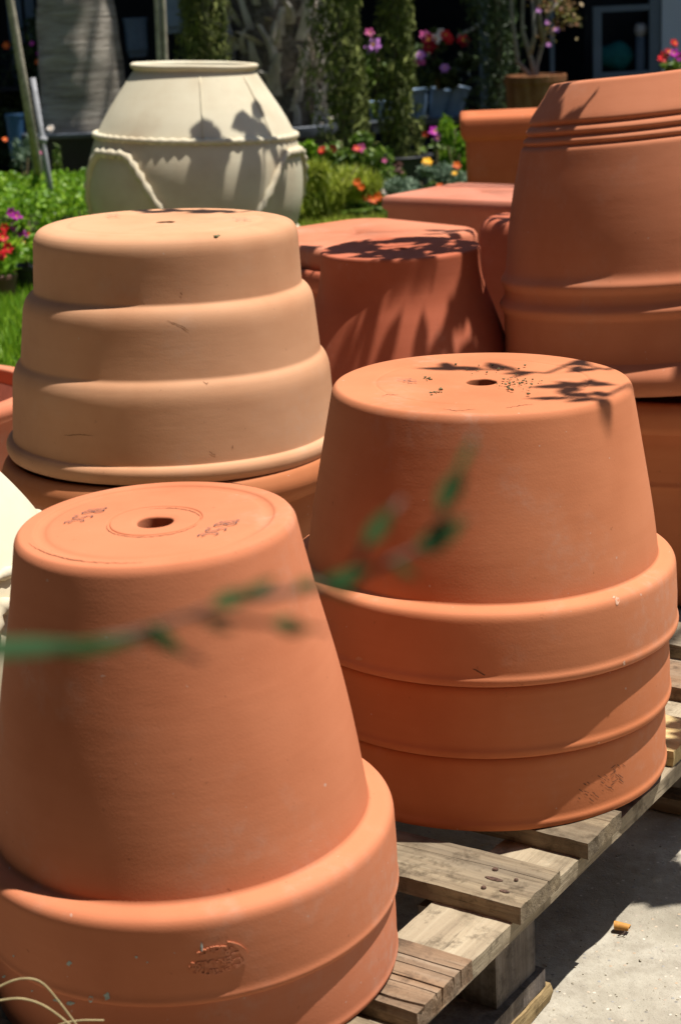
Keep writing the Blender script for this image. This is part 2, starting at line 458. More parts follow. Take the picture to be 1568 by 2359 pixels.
# --- rounded square and square planters
def rsq(half, cr, n=10, hy=None):
    hy = hy or half
    pts = []
    for cx, cy, a0 in ((half-cr, hy-cr, 0), (-half+cr, hy-cr, 90), (-half+cr, -hy+cr, 180), (half-cr, -hy+cr, 270)):
        for k in range(n+1):
            a = rad(a0+90*k/n); pts.append((cx+cr*math.cos(a), cy+cr*math.sin(a)))
    return pts
def loft(name, rings, mat, parent, cap0=False, cap1=False, smooth=True):
    """rings: list of (outline points, z)"""
    bm = bmesh.new(); rr = []
    for pts, z in rings: rr.append([bm.verts.new((x, y, z)) for x, y in pts])
    n = len(rr[0])
    for a, b in zip(rr, rr[1:]):
        for k in range(n): bm.faces.new((a[k], a[(k+1) % n], b[(k+1) % n], b[k]))
    if cap0: bm.faces.new(rr[0][::-1])
    if cap1: bm.faces.new(rr[-1])
    bmesh.ops.recalc_face_normals(bm, faces=bm.faces)
    return bmobj(name, bm, mat, parent, smooth)
def square_base(name, mat, parent, half, cr, hy, z, hole, n=10):
    """flat base with a round drainage hole"""
    bm = bmesh.new(); o = rsq(half, cr, n, hy); m = len(o)
    outer = [bm.verts.new((x, y, z)) for x, y in o]
    mid = []; inn = []; dn = []
    for x, y in o:
        a = math.atan2(y, x)
        mid.append(bm.verts.new((x*.86, y*.86, z-.0012)))
        inn.append(bm.verts.new((hole*math.cos(a), hole*math.sin(a), z-.001)))
        dn.append(bm.verts.new((hole*math.cos(a), hole*math.sin(a), z-.025)))
    for A, B in ((outer, mid), (mid, inn), (inn, dn)):
        for k in range(m): bm.faces.new((A[k], A[(k+1) % m], B[(k+1) % m], B[k]))
    bmesh.ops.recalc_face_normals(bm, faces=bm.faces)
    return bmobj(name, bm, mat, parent, True)
pF = Vector((.068, 4.05, 0))
t = thing('square_planter', 'coral rounded-square planter upside down behind the dark red bell pot, leaf shadows on its base', 'planter', pF, 'stacked planters behind', rotz=rad(38))
H = .512
square_base('base', TC['F'], t, .208, .075, None, H, .027)
loft('body', [(rsq(.208, .075), H), (rsq(.2165, .08), H-.004), (rsq(.222, .082), H-.013), (rsq(.223, .082), H-.045), (rsq(.219, .08), H-.056), (rsq(.222, .08), H-.30)], TC['F'], t)
t = thing('square_planter', 'terracotta square planter with a rolled rim beneath the coral rounded-square one', 'planter', (pF.x, pF.y, 0), 'stacked planters behind', rotz=rad(38))
z1 = H-.047
loft('rim', [(rsq(.2235, .08), z1-.004), (rsq(.236, .085), z1), (rsq(.243, .087), z1-.008), (rsq(.245, .087), z1-.035), (rsq(.240, .086), z1-.045), (rsq(.232, .084), z1-.05)], TC['E'], t)
loft('body', [(rsq(.232, .084), z1-.05), (rsq(.226, .08), z1-.2), (rsq(.215, .08), -.04)], TC['E'], t)

pG = at(1066, 443, 4.62)
t = thing('square_planter', 'pink terracotta square planter with sharp edges upside down near the lawn, drainage hole showing', 'planter', (pG.x+.055, pG.y, 0), 'stacked planters behind', rotz=rad(-40))
H = pG.z
square_base('base', TC['G'], t, .205, .012, .165, H, .024)
loft('body', [(rsq(.205, .012, 10, .165), H), (rsq(.212, .014, 10, .172), H-.004), (rsq(.214, .014, 10, .174), H-.030), (rsq(.203, .012, 10, .163), H-.040), (rsq(.208, .012, 10, .168), H-.30)], TC['G'], t)
loft('rim', [(rsq(.208, .012, 10, .168), H-.30), (rsq(.226, .014, 10, .186), H-.306), (rsq(.228, .014, 10, .188), H-.42), (rsq(.228, .014, 10, .188), -.04)], TC['G'], t)

pH = at(1068, 272, 5.2)
rsH = lambda h, c: rsq(h, c, 6, h-.10)
t = thing('box_planter', 'tall orange square planter standing upright with a thick rim, behind the ribbed pot', 'planter', (pH.x+.255, pH.y+.16, 0), 'stacked planters behind', rotz=rad(-4))
H = pH.z
loft('body', [(rsH(.230, .014), -.04), (rsH(.238, .014), H-.072)], TC['H'], t, cap0=True)
loft('rim', [(rsH(.238, .014), H-.072), (rsH(.246, .016), H-.066), (rsH(.254, .016), H-.050), (rsH(.254, .016), H-.012), (rsH(.248, .016), H), (rsH(.214, .014), H), (rsH(.209, .014), H-.008)], TC['H'], t, cap1=True)

pI = at(1235, 495, 3.92)
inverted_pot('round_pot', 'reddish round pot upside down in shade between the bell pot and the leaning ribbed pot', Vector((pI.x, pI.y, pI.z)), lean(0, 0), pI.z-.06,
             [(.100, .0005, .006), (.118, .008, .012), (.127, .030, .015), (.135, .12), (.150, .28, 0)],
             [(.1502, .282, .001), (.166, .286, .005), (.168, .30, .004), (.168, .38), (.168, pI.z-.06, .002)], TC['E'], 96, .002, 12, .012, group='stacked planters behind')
upright_pot('low_pot', 'low terracotta saucer pot under the shaded round pot', Vector((pI.x, pI.y, .002)), [(.15, 0, .01), (.18, .03, 0)], TC['D2'], .058, seed=13, wall=.012, rimprof=[(.181, .031, .001), (.19, .04, .004), (.188, .058, .003)], group='stacked planters behind', seg=64)

# --- upright pots cut by the left edge
t = upright_pot('open_pot', 'wide open terracotta pot at the left edge, a pale label inside its wall', Vector((-.92, 3.50, .000)),
            [(.22, 0, .01), (.26, .12), (.292, .255, 0)], TC['F'], .300, seed=14, wall=.014,
            rimprof=[(.2922, .257, .002), (.308, .262, .006), (.324, .272, .008), (.326, .288, .008), (.316, .300, .006), (.300, .300, .006)])
LAB = simple('paper_label', (.60, .46, .42), .8, .2, .12, 60)
def patch(name, r0, z0, r1, z1, a0, a1, off, mat, parent, n=10):
    vs_ = []; fs = []
    for i in range(n+1):
        a = rad(a0+(a1-a0)*i/n)
        vs_ += [((r0+off)*math.cos(a), (r0+off)*math.sin(a), z0), ((r1+off)*math.cos(a), (r1+off)*math.sin(a), z1)]
    for i in range(n): fs.append((2*i, 2*i+2, 2*i+3, 2*i+1))
    return pymesh(name, vs_, fs, mat, parent, True)
lab = patch('label', .2805, .268, .2825, .308, 28, 66, 0, LAB, t)

# ------------------------------------------------------------------ cream jars
def crimped(name, path, r, mat, parent, seg=8, wav=.4, pitch=.03):
    """rope of clay pressed with a thumb: a tube whose radius pulses"""
    L = 0; rs = []; prev = None
    for p in path:
        if prev is not None: L += (Vector(p)-prev).length
        prev = Vector(p)
        rs.append(r*(1+wav*math.sin(2*math.pi*L/pitch)))
    return tube(name, path, rs, mat, parent, seg)
def jar_radius(prof, z):
    for a, b in zip(prof, prof[1:]):
        lo, hi = min(a[1], b[1]), max(a[1], b[1])
        if lo <= z <= hi and hi > lo:
            return a[0]+(b[0]-a[0])*(z-a[1])/(b[1]-a[1])
    return prof[-1][0]
def jar(name, label, base, axis, H, s, cords, swags, rot):
    t = thing(name, label, 'jar', base, None, axis=axis)
    # radius by height (h down from the top, scaled)
    P = [(.205, .84, .0), (.215, .80, .1), (.312, .52, .1), (.334, .44, .08), (.3395, .375, .08), (.336, .30, .06), (.322, .245, .04), (.3130, .218, .02), (.278, .150, .05), (.192, .026, 0)]
    P = [(r*s, H-h*s) + ((f*s,) if len((r, h)) else ()) for r, h, *ff in P for f in [ff[0] if ff else 0]]
    P[0] = (P[0][0], 0.0)
    body = fillet([(0, 0), (P[0][0]*.9, 0)] + P)
    lathe('body', body, CREAM, t, 144, .003*s, 3)
    lathe('rim', fillet([(.192*s, H-.026*s), (.187*s, H-.020*s, .004), (.198*s, H-.014*s, .004*s), (.1995*s, H-.004*s, .004*s), (.192*s, H, .004*s), (.175*s, H-.003*s, .006*s), (.168*s, H-.03*s, .01), (.20*s, H-.12*s), (.26*s, H-.2*s)]), CREAM, t, 144, .003*s, 3)
    pr = [(p.x, p.y) for p in body]
    def onsurf(a, h, off=.0):
        z = H-h*s; return Vector(((jar_radius(pr, z)+off)*math.cos(a), (jar_radius(pr, z)+off)*math.sin(a), z))
    ring = [onsurf(2*math.pi*i/240, .218, .003) for i in range(241)]
    crimped('belt_rope', ring, .0095*s, CREAM, t, wav=.22, pitch=.034*s)
    ring = [onsurf(2*math.pi*i/240, .512, .002) for i in range(241)]
    crimped('lower_rope', ring, .011*s, CREAM, t, wav=.3, pitch=.04*s)
    n = swags
    for k in range(n):
        pts = []
        for i in range(61):
            u = i/60
            a = rot+2*math.pi*(k+u)/n
            # round bump at the joint, V-shaped dip in the middle
            c = abs(2*u-1)                      # 1 at the ends
            q_ = min(1, max(0, (.84-c)/.62)); h = .262+.225*q_*q_*(3-2*q_)
            pts.append(onsurf(a, h, .004))
        crimped('swag_rope', pts, .0125*s, CREAM, t, wav=.34, pitch=.036*s)
    for a in cords:
        tube('vertical_cord', [onsurf(a, .035+.178*i/8, .001) for i in range(9)], .0024*s, CREAM, t, 6)
    return t
jar('cream_jar', 'large cream clay jar with crimped rope swags standing on the grass', Vector((-.432, 5.60, .0)), lean(3.1, 0), .865, 1.0, (rad(-82), rad(-38), rad(40), rad(140)), 3, rad(-138))
jar('cream_jar', 'cream clay jar cut off by the left edge behind the 18,50 pot', Vector((-.552, 2.07, -.04))-lean(-5, 0)*0, lean(-5, 0), .583, .72, (rad(100), rad(170)), 4, rad(-30))

# ------------------------------------------------------------------ pallets
PU = Vector((-.829, .559, 0)); PV = Vector((.559, .829, 0)); PO = Vector((.1616, 1.5659, 0))
def rough_board(name, lo, hi, axis, mat, parent, notches=(), seed=0, amp=.0012, skew=0):
    """sawn board: grid-subdivided box with ragged edges; notches = (pos, width, depth) cracks along the board"""
    rnd = random.Random(seed)
    lo, hi = Vector(lo), Vector(hi)
    L = hi[axis]-lo[axis]; other = 1-axis
    W = hi[other]-lo[other]; T = hi.z-lo.z
    # cross-section, counter-clockwise: bottom edge then top edge with cracks
    xs = [i/8 for i in range(9)]
    top = [(x, 1) for x in xs]
    for (p, wd, dp) in notches:
        top = [q for q in top if abs(q[0]-p) > wd]
        top += [(p-wd, 1), (p-wd*.3, 1-dp), (p+wd*.3, 1-dp), (p+wd, 1)]
    top.sort(key=lambda q: q[0])
    sec = [(0, 0), (.33, 0), (.66, 0), (1, 0), (1, .5)] + top[::-1] + [(0, .5)]
    nl = max(6, int(L/.012))
    bm = bmesh.new(); rings = []
    for i in range(nl+1):
        s = i/nl; r = []
        for (cx, cz) in sec:
            q = Vector((s*L*9+seed*5.3, cx*5, cz*3))
            depth = cz
            d = Vector((0, 0, 0))
            e = noise.noise(q*1.7)*amp*1.6
            pos = [0, 0, 0]
            wav = 0
            for (p, wd, dp) in notches:
                if abs(cx-p) <= wd+1e-6: wav = noise.noise(Vector((s*L*14, seed+p*9, 0)))*.004/W*W
            pos[axis] = lo[axis]+s*L + (skew*(cx-.5)*W if i in (0,) or i == nl else 0)
            if i == 0: pos[axis] += noise.noise(Vector((cx*14+seed, cz*3, 1)))*amp*2
            pos[other] = lo[other]+cx*W+wav+noise.noise(q+Vector((0, 0, 7)))*amp*(1.3 if cx in (0, 1) else .3)
            pos[2] = lo.z+cz*T+(e if cz == 1 else 0)*.6
            if cx in (0, 1) and cz == 1: pos[2] -= abs(noise.noise(q*3))*amp*1.5
            r.append(bm.verts.new(pos))
        rings.append(r)
    n = len(sec)
    for a, b in zip(rings, rings[1:]):
        for k in range(n): bm.faces.new((a[k], a[(k+1) % n], b[(k+1) % n], b[k]))
    bm.faces.new(rings[0]); bm.faces.new(rings[-1][::-1])
    bmesh.ops.recalc_face_normals(bm, faces=bm.faces)
    bmesh.ops.triangulate(bm, faces=[f for f in bm.faces if len(f.verts) > 4])
    return bmobj(name, bm, mat, parent, False)
def nail(parent, u, v, z, r=.0048):
    bm = bmesh.new()
    bmesh.ops.create_cone(bm, cap_ends=True, segments=14, radius1=r, radius2=r*.8, depth=.0014, matrix=Matrix.Translation((u, v, z+.0006)) @ Matrix.Rotation(.12, 4, 'X'))
    return bmobj('nail', bm, RUST, parent, False)
def pallet(label, origin, vmin, vmax, length, boards, stringer_us, yellow=()):
    t = thing('wooden_pallet', label, 'pallet', origin, None)
    t.rotation_euler = (0, 0, math.atan2(PU.y, PU.x))     # local x = along the deck boards, local -y = PV
    def V(a, b): return (-b, -a)                          # v range -> local y range
    for i, (a, b, u0, notch, mat) in enumerate(boards):
        y0, y1 = V(a, b)
        rough_board('deck_board', (u0, y0, .1245), (length, y1, .144+(.0006*(i % 3))), 0, mat, t, notch, seed=i+3)
    for i, (u0, u1) in enumerate(stringer_us):
        y0, y1 = V(vmin, vmax)
        rough_board('stringer', (u0, y0, .1035), (u1, y1, .124), 1, WOODV, t, seed=20+i)
    return t, V
CR = [(.22, .010, .9), (.36, .006, .5), (.56, .012, .95), (.66, .006, .35), (.88, .020, .3)]
pal, V = pallet('weathered wooden pallet carrying the two front stacks of pots', PO, -.52, .70, 1.0,
       [(-.46, -.37, .006, (), WOODU), (-.335, -.245, .0, (), WOODU), (-.214, -.110, -.006, CR, WOODC), (0, .089, .0, ((.30, .004, .25),), WOODU),
        (.157, .243, .0, (), WOODV if False else WOODU), (.285, .365, .055, (), WOODU), (.418, .520, .012, (), WOODY)],
       [(.010, .103), (.46, .55), (.90, .99)])
for (bu, bv) in ((.040, .018), (.46, .018), (.040, .60), (.46, .60), (.040, -.40), (.46, -.40), (.88, .018)):
    rough_board('block', (bu, -(bv+.088), .0045), (bu+.092, -bv, .103), 1, WOODB, pal, seed=int(bu*100+bv*31), amp=.002)
rough_board('bottom_board', (.032, -.116, -.0175), (.128, .40, .004), 1, WOODB, pal, seed=41, amp=.002)
rough_board('bottom_board', (.030, -.125, -.0405), (.118, .44, -.018), 1, WOODC2, pal, seed=42, amp=.0025)
rough_board('bottom_board', (.46, -.50, -.0405), (.55, .50, -.018), 1, WOODU, pal, seed=43)
rough_board('bottom_board', (.46, -.50, -.0175), (.55, .50, .004), 1, WOODU, pal, seed=44)
rough_board('bottom_board', (.04, .412, -.0405), (.132, .506, .004), 1, WOODB, pal, seed=47, amp=.002)
for (u_, v_, r_) in ((.060, .058, .0034), (.052, .018, .0030), (.030, .048, .0024), (.075, -.165, .0030), (.105, -.135, .0028), (.06, .20, .0026)):
    nail(pal, u_, -v_, .1442+.0006, r_)
# knots / gouges on the wide board
for (u_, v_, a, b) in ((.052, .040, .011, .0035), (.030, .022, .006, .003)):
    bm = bmesh.new(); bmesh.ops.create_icosphere(bm, subdivisions=2, radius=1, matrix=Matrix.Translation((u_, -v_, .1441)) @ Matrix.Diagonal((a, b, .0011, 1)))
    bmobj('gouge', bm, RUST, pal)
# second pallet further right
P2 = ground_at(1500, 1560, .144)
pal2, _ = pallet('dark pallet in shade at the right edge behind the right stack', (P2.x+.10, P2.y+.02, 0), -.10, .15, .46,
       [(-.09, .0, 0, (), WOODC), (.05, .14, 0, (), WOODU)], [(.01, .10), (.33, .42)])
for (bu, bv) in ((.01, -.02), (.33, -.02)):
    rough_board('block', (bu, -(bv+.098), -.018), (bu+.09, -bv, .103), 1, WOODB, pal2, seed=int(bu*90+bv*37)+5)
rough_board('bottom_board', (.01, -.14, -.040), (.10, .09, -.019), 1, WOODC, pal2, seed=61)


# ------------------------------------------------------------------ marker writing, crumbs, stamp
GL = {'1': [[(.1, .75), (.35, 1), (.35, 0)]], '8': [[(.36+.33*math.sin(2*t_/16*2*math.pi)*(1 if 1 else 0), .5+.5*math.cos(t_/16*2*math.pi)) for t_ in range(17)]],
      ',': [[(.1, .1), (.12, -.02), (.02, -.15)]], '5': [[(.65, 1), (.2, .97), (.15, .6), (.45, .62), (.66, .4), (.55, .08), (.3, 0), (.05, .1)]],
      '0': [[(.6, .88), (.25, 1), (.02, .5), (.22, .02), (.62, .10)], [(.66, .30), (.34, .38)]], '3': [[(.1, .9), (.4, 1), (.6, .8), (.35, .55), (.62, .35), (.5, .05), (.1, .02)]],
      '6': [[(.55, 1), (.2, .7), (.06, .3), (.3, 0), (.6, .15), (.6, .4), (.3, .5), (.1, .35)]], 'e': [[(.6, .6), (.3, .66), (.1, .35), (.25, .05), (.6, .05)], [(0, .3), (.45, .32)]]}
ADV = {'1': .55, ',': .25}
def smooth_line(p, it=2):
    for _ in range(it):
        q = [p[0]]
        for a, b in zip(p, p[1:]):
            q += [(a[0]*.75+b[0]*.25, a[1]*.75+b[1]*.25), (a[0]*.25+b[0]*.75, a[1]*.25+b[1]*.75)]
        p = q+[p[-1]]
    return p
def writing(text, origin, dv, uv, z, parent, wd=.00052):
    """felt-pen strokes on the flat base of a pot: ribbons of ink along dv, upright along uv"""
    d = Vector((*dv, 0)); u = Vector((*uv, 0)); O = Vector(origin)
    vs_, fs = [], []; x = 0
    for ch in text:
        for st in GL[ch]:
            p = [O+d*(x+a)+u*b for a, b in smooth_line(st)]
            for i, q in enumerate(p):
                t = (p[min(i+1, len(p)-1)]-p[max(i-1, 0)]).normalized(); s = Vector((-t.y, t.x, 0))
                ww = wd
                for sg in (-1, 1):
                    c = q+s*ww*sg; vs_.append((c.x, c.y, z))
            b0 = len(vs_)-2*len(p)
            for i in range(len(p)-1): fs.append((b0+2*i, b0+2*i+1, b0+2*i+3, b0+2*i+2))
        x += ADV.get(ch, .95)
    return pymesh('price_mark', vs_, fs, INK, parent)
writing('18,50', (-.0630, .0465, 0), (-.0064, -.0122), (.0185, .0010), .3747+.0009, potA)
writing('18,50', (.0615, -.0160, 0), (-.0064, -.0122), (.0185, .0005), .3747+.0009, potA)
potB = [o for o in COL.objects if o.name == 'terracotta_pot.002'][0]
writing('30e', (-.096, .016, 0), (.0052, -.0085), (.0150, .0005), .2861+.0012, potB, .0005)
potC = bpy.data.objects['stepped_pot']
writing('305', (-.102, .086, 0), (.004, -.013), (.018, .0), .3520+.0030, potC, .0006)
writing('305', (.104, -.010, 0), (.004, -.014), (.020, .0), .3520+.0030, potC, .0006)

def text_mesh(s, size, bold=0.0):
    cu = bpy.data.curves.new('t', 'FONT'); cu.body = s; cu.size = size; cu.align_x = 'CENTER'; cu.offset = bold; cu.resolution_u = 3
    o = bpy.data.objects.new('t', cu); COL.objects.link(o)
    dg = bpy.context.evaluated_depsgraph_get(); dg.update()
    me = bpy.data.meshes.new_from_object(o.evaluated_get(dg))
    v = [tuple(x.co) for x in me.vertices]; f = [tuple(p.vertices) for p in me.polygons]
    bpy.data.objects.remove(o); bpy.data.curves.remove(cu); bpy.data.meshes.remove(me)
    return v, f
def stamp(parent, H, th0, h0, R):
    """maker's mark pressed into the rim, upside down like the pot"""
    bm = bmesh.new()
    def put(v, f, fx):
        nv = []
        for (x, y, z) in v:
            x, y = fx(x, y)
            nv.append((x, y))
        base = []
        for lvl in (0, 1):
            ring = []
            for (x, y) in nv:
                a = th0 - x/R                       # upside down: x grows the other way
                r = R + (.0014 if lvl else -.002)
                ring.append(bm.verts.new((r*math.cos(a), r*math.sin(a), (H-h0)-y)))
            base.append(ring)
        cnt = {}
        for q in f:
            try: bm.faces.new([base[1][i] for i in q])
            except ValueError: pass
            for i in range(len(q)):
                e = (q[i], q[(i+1) % len(q)]); cnt[e] = 1
        for (a, b) in list(cnt):
            if (b, a) not in cnt:
                try: bm.faces.new((base[0][a], base[0][b], base[1][b], base[1][a]))
                except ValueError: pass
    def arc(cy, rr, up):
        def g(x, y):
            a = x/rr
            if up: return ((rr+y)*math.sin(a), cy+(rr+y)*math.cos(a))
            return ((rr-y)*math.sin(a), cy-(rr-y)*math.cos(a))
        return g
    v, f = text_mesh('Ceramic', .0125, .0002); put(v, f, arc(-.018, .0235, True))
    v, f = text_mesh('ERAMIST', .0095, .0003); put(v, f, lambda x, y: (x+.004, y-.0035))
    v, f = text_mesh('C', .021, .0); put(v, f, lambda x, y: (x-.0205, y-.0075))
    v, f = text_mesh('Racinos', .0105, .0003); put(v, f, arc(.014, .0300, False))
    # crescent leaf
    n = 14; v = []; 
    for i in range(n+1):
        a = rad(150+95*i/n); wdt = .0032*math.sin(math.pi*i/n)+.0002
        v += [(.0265*math.cos(a)*1.05, .0185*math.sin(a)-.002, 0), ((.0265-wdt*1.6)*math.cos(a)*1.05, (.0185-wdt)*math.sin(a)-.002, 0)]
    put(v, [(2*i, 2*i+2, 2*i+3, 2*i+1) for i in range(n)], lambda x, y: (x, y))
    bmesh.ops.recalc_face_normals(bm, faces=bm.faces)
    return bmobj('maker_stamp', bm, TC['A'], parent, False)
stamp(potA, .3747, rad(-79.5), .335, .1985)

rnd = random.Random(5)
def crumbs(name, label, centre, ax, n, rfun, z0, mat, size):
    bm = bmesh.new()
    for i in range(n):
        x, y = rfun(i); s = size*rnd.uniform(.35, 1.0)*(1.5 if rnd.random() < .12 else 1)
        m = Matrix.Translation(Vector(centre)+Vector((x, y, z0+s*.4))) @ Matrix.Rotation(rnd.uniform(0, 6), 4, 'Z') @ Matrix.Diagonal((s, s*rnd.uniform(.5, 1), s*.6, 1))
        r = bmesh.ops.create_icosphere(bm, subdivisions=1, radius=1, matrix=m)
        for v in r['verts']: v.co += Vector((rnd.uniform(-1, 1), rnd.uniform(-1, 1), rnd.uniform(-1, 1)))*s*.25
    o = bmobj(name, bm, mat, None, False); tag(o, label, 'moss crumbs', kind='stuff'); return o
MOSS = simple('moss_crumb', (.17, .15, .08), .95, .1, .6, 500, 0)
def cl(i):
    if i < 46: return (rnd.gauss(.040, .012), rnd.gauss(-.030, .022))
    if i < 60: return (rnd.gauss(.015, .03), rnd.gauss(.05, .03))
    if i < 76: return (rnd.gauss(-.055, .006)+rnd.uniform(-.004, .004), rnd.gauss(-.055 if i % 2 else .02, .006))
    return (rnd.uniform(-.11, .11), rnd.uniform(-.12, .12))
crumbs('moss_crumbs', 'dark moss and soil crumbs scattered around the hole of the right pot', TOP_B, None, 76, cl, .0, MOSS, .0021)
crumbs('soil_crumbs', 'few soil specks lying on the base of the buff stepped pot', TOP_C, None, 7,
       lambda i: [(.086, -.168), (.090, -.166), (.088, -.172), (-.10, -.135), (-.104, -.13), (-.02, -.1), (.05, .03)][i], -.008, MOSS, .0042)

def gr(i):
    p_ = ground_at(rnd.uniform(900, 1700), rnd.uniform(1800, 2500), PAVE); return (p_.x, p_.y)
crumbs('grit', 'fine grit scattered over the concrete beside the pallet', (0, 0, PAVE), None, 300, gr, .0, simple('grit_stone', (.40, .35, .27), .95, .1, .5, 40), .0017)
# curled orange petal on the concrete
pp = ground_at(1432, 2147, -.042)
PET = simple('dry_petal', (.48, .22, .045), .6, .3, .35, 90)
t = tag(bpy.data.objects.new('dry_petal', None), 'small curled orange petal lying on the concrete', 'petal'); COL.objects.link(t); t.location = (pp.x, pp.y, -.041)
t.rotation_euler = (0, 0, rad(-25))
vs_, fs = [], []
for i in range(9):
    for j in range(9):
        a = rad(-30+250*j/8); x = (i/8-.5)*.020*(1-.35*abs(j/8-.5)); r = .0058*(1-.25*i/8)
        vs_.append((x, -r*math.cos(a), .0062+r*math.sin(a)))
for i in range(8):
    for j in range(8):
        a = i*9+j; fs.append((a, a+1, a+10, a+9))
pymesh('petal_blade', vs_, fs, PET, t, True)
tube('petal_stalk', [(.006, -.003, .004), (.004, -.009, .003), (-.002, -.013, .001)], .0008, simple('dark_stalk', (.05, .03, .02)), t, 6)

# small wear marks laid on the clay where the pictured pots have them
CRACK = simple('crack', (.16, .055, .028), .9, .1, .3, 300)
LIME = simple('lime_fleck', (.36, .40, .37), .9, .1, .3, 400)
SCUFF = simple('scuff', (.17, .075, .045), .9, .1, .3, 300)
dgr = bpy.context.evaluated_depsgraph_get(); dgr.update()
def surf(px_, py_):
    d = (at(px_, py_, 1.0)-CC).normalized()
    ok, loc, nor, _i, ob, _m = scene.ray_cast(dgr, CC, d)
    return loc+nor*.0004, nor, ob
def strokes(name, lines, mat, wmm, seed=0, fade=True):
    g = random.Random(seed); vs_, fs = [], []; par = None
    for ln_ in lines:
        pts = []
        for a_, b_ in zip(ln_, ln_[1:]):
            k = max(2, int(math.hypot(b_[0]-a_[0], b_[1]-a_[1])/5))
            pts += [(a_[0]+(b_[0]-a_[0])*i/k+g.uniform(-.8, .8), a_[1]+(b_[1]-a_[1])*i/k+g.uniform(-.8, .8)) for i in range(k)]
        pts.append(ln_[-1]); P_ = [surf(*q) for q in pts]; par = par or P_[0][2]
        P_ = [q for q in P_ if q[2] == P_[0][2]]
        b0 = len(vs_)
        for i, (c, nr, _o) in enumerate(P_):
            t_ = (P_[min(i+1, len(P_)-1)][0]-P_[max(i-1, 0)][0])
            if t_.length < 1e-7: t_ = Vector((1, 0, 0))
            sd = t_.normalized().cross(nr).normalized()*wmm*.0005*g.uniform(.5, 1.3)*(math.sin(math.pi*(i+.5)/len(P_))**.5 if fade else 1)
            vs_ += [c+sd, c-sd]
        for i in range(len(P_)-1): fs.append((b0+2*i, b0+2*i+1, b0+2*i+3, b0+2*i+2))
    root = par.parent; inv = root.matrix_world.inverted()
    return pymesh(name, [inv @ v for v in vs_], fs, mat, root)
def flecks(name, spots, mat, seed=0):
    g = random.Random(seed); vs_, fs = [], []; par = None
    for (x, y, w_, h_) in spots:
        ring_ = []
        for k in range(9):
            a_ = 2*math.pi*k/9; ring_.append(surf(x+w_*.5*math.cos(a_)*g.uniform(.5, 1.2), y+h_*.5*math.sin(a_)*g.uniform(.5, 1.2)))
        par = par or ring_[0][2]
        b0 = len(vs_); vs_ += [q[0] for q in ring_]; fs.append(tuple(range(b0, b0+9)))
    root = par.parent; inv = root.matrix_world.inverted()
    return pymesh(name, [inv @ v for v in vs_], fs, mat, root)
bpy.context.view_layer.update()
def arcpts(cx, cy, a, b, t0, t1, tilt=-.085, n=26):
    return [(cx+a*math.cos(rad(t0+(t1-t0)*i/n)), cy+b*math.sin(rad(t0+(t1-t0)*i/n))+a*math.cos(rad(t0+(t1-t0)*i/n))*tilt) for i in range(n+1)]
for k_, l_ in enumerate([arcpts(354, 1205, 108, 31, 20, 190), arcpts(354, 1204, 108, 32, -95, 5), arcpts(357, 1202, 300, 92, 95, 165), arcpts(357, 1202, 303, 91, -60, -5)]): strokes('crack', [l_], CRACK, .9, k_)
for k_, l_ in enumerate([[(1020, 942), (1050, 947), (1075, 944), (1096, 943)], [(1165, 940), (1200, 934), (1228, 931)], [(880, 913), (893, 908), (899, 910), (917, 909)], [(1128, 878), (1140, 883), (1146, 882)]]): strokes('crack', [l_], CRACK, 1.1, k_+9)
g_ = random.Random(4)
scr = []
for i in range(30):
    x_, y_ = g_.uniform(1325, 1432), 0; y_ = 1835-(x_-1325)*.55+g_.uniform(-26, 22); l_ = g_.uniform(4, 16)
    scr.append([(x_, y_), (x_+l_*.75, y_+l_*.55)])
for i in range(6): scr.append([(1418+g_.uniform(-7, 5), 1762+i*8), (1411+g_.uniform(-7, 5), 1769+i*8)])
strokes('scratches', scr, SCUFF, .9, 5)
strokes('scratches', [[(1088, 1540), (1100, 1545), (1116, 1555)]], SCUFF, 1.6, 6)
F_ = [(420, 840, 22, 40), (495, 825, 36, 40), (320, 675, 26, 24), (630, 645, 14, 16), (22, 735, 20, 14), (265, 842, 34, 18), (325, 857, 50, 20), (65, 640, 12, 12), (930, 600, 14, 60), (805, 625, 8, 6), (680, 668, 12, 8), (150, 800, 12, 10)]
for k_, (x, y, w_, h_) in enumerate(F_): flecks('lime_fleck', [(x*.5, 1881.6+y*.5, w_*.5, h_*.5)], LIME, k_)
flecks('lime_fleck', [(828, 1517, 20, 12)], simple('pale_chip', (.56, .27, .15), .9, .1), 8)
BLOOM = simple('salt_bloom', (.55, .33, .23), .9, .1)
for k_, q_ in enumerate([(1420, 1385, 9, 24), (1436, 1527, 8, 12), (1412, 1376, 6, 6)]): flecks('lime_fleck', [q_], BLOOM, k_)
strokes('scratches', [[(482, 1040), (490, 1046), (497, 1048)], [(537, 1025), (535, 1032)], [(468, 878), (476, 884), (480, 881)], [(415, 673), (420, 679)], [(150, 1003), (190, 1001), (215, 1004)], [(385, 738), (420, 752), (436, 762)]], simple('tan_scratch', (.30, .15, .08), .9, .1), 1.6, 10)

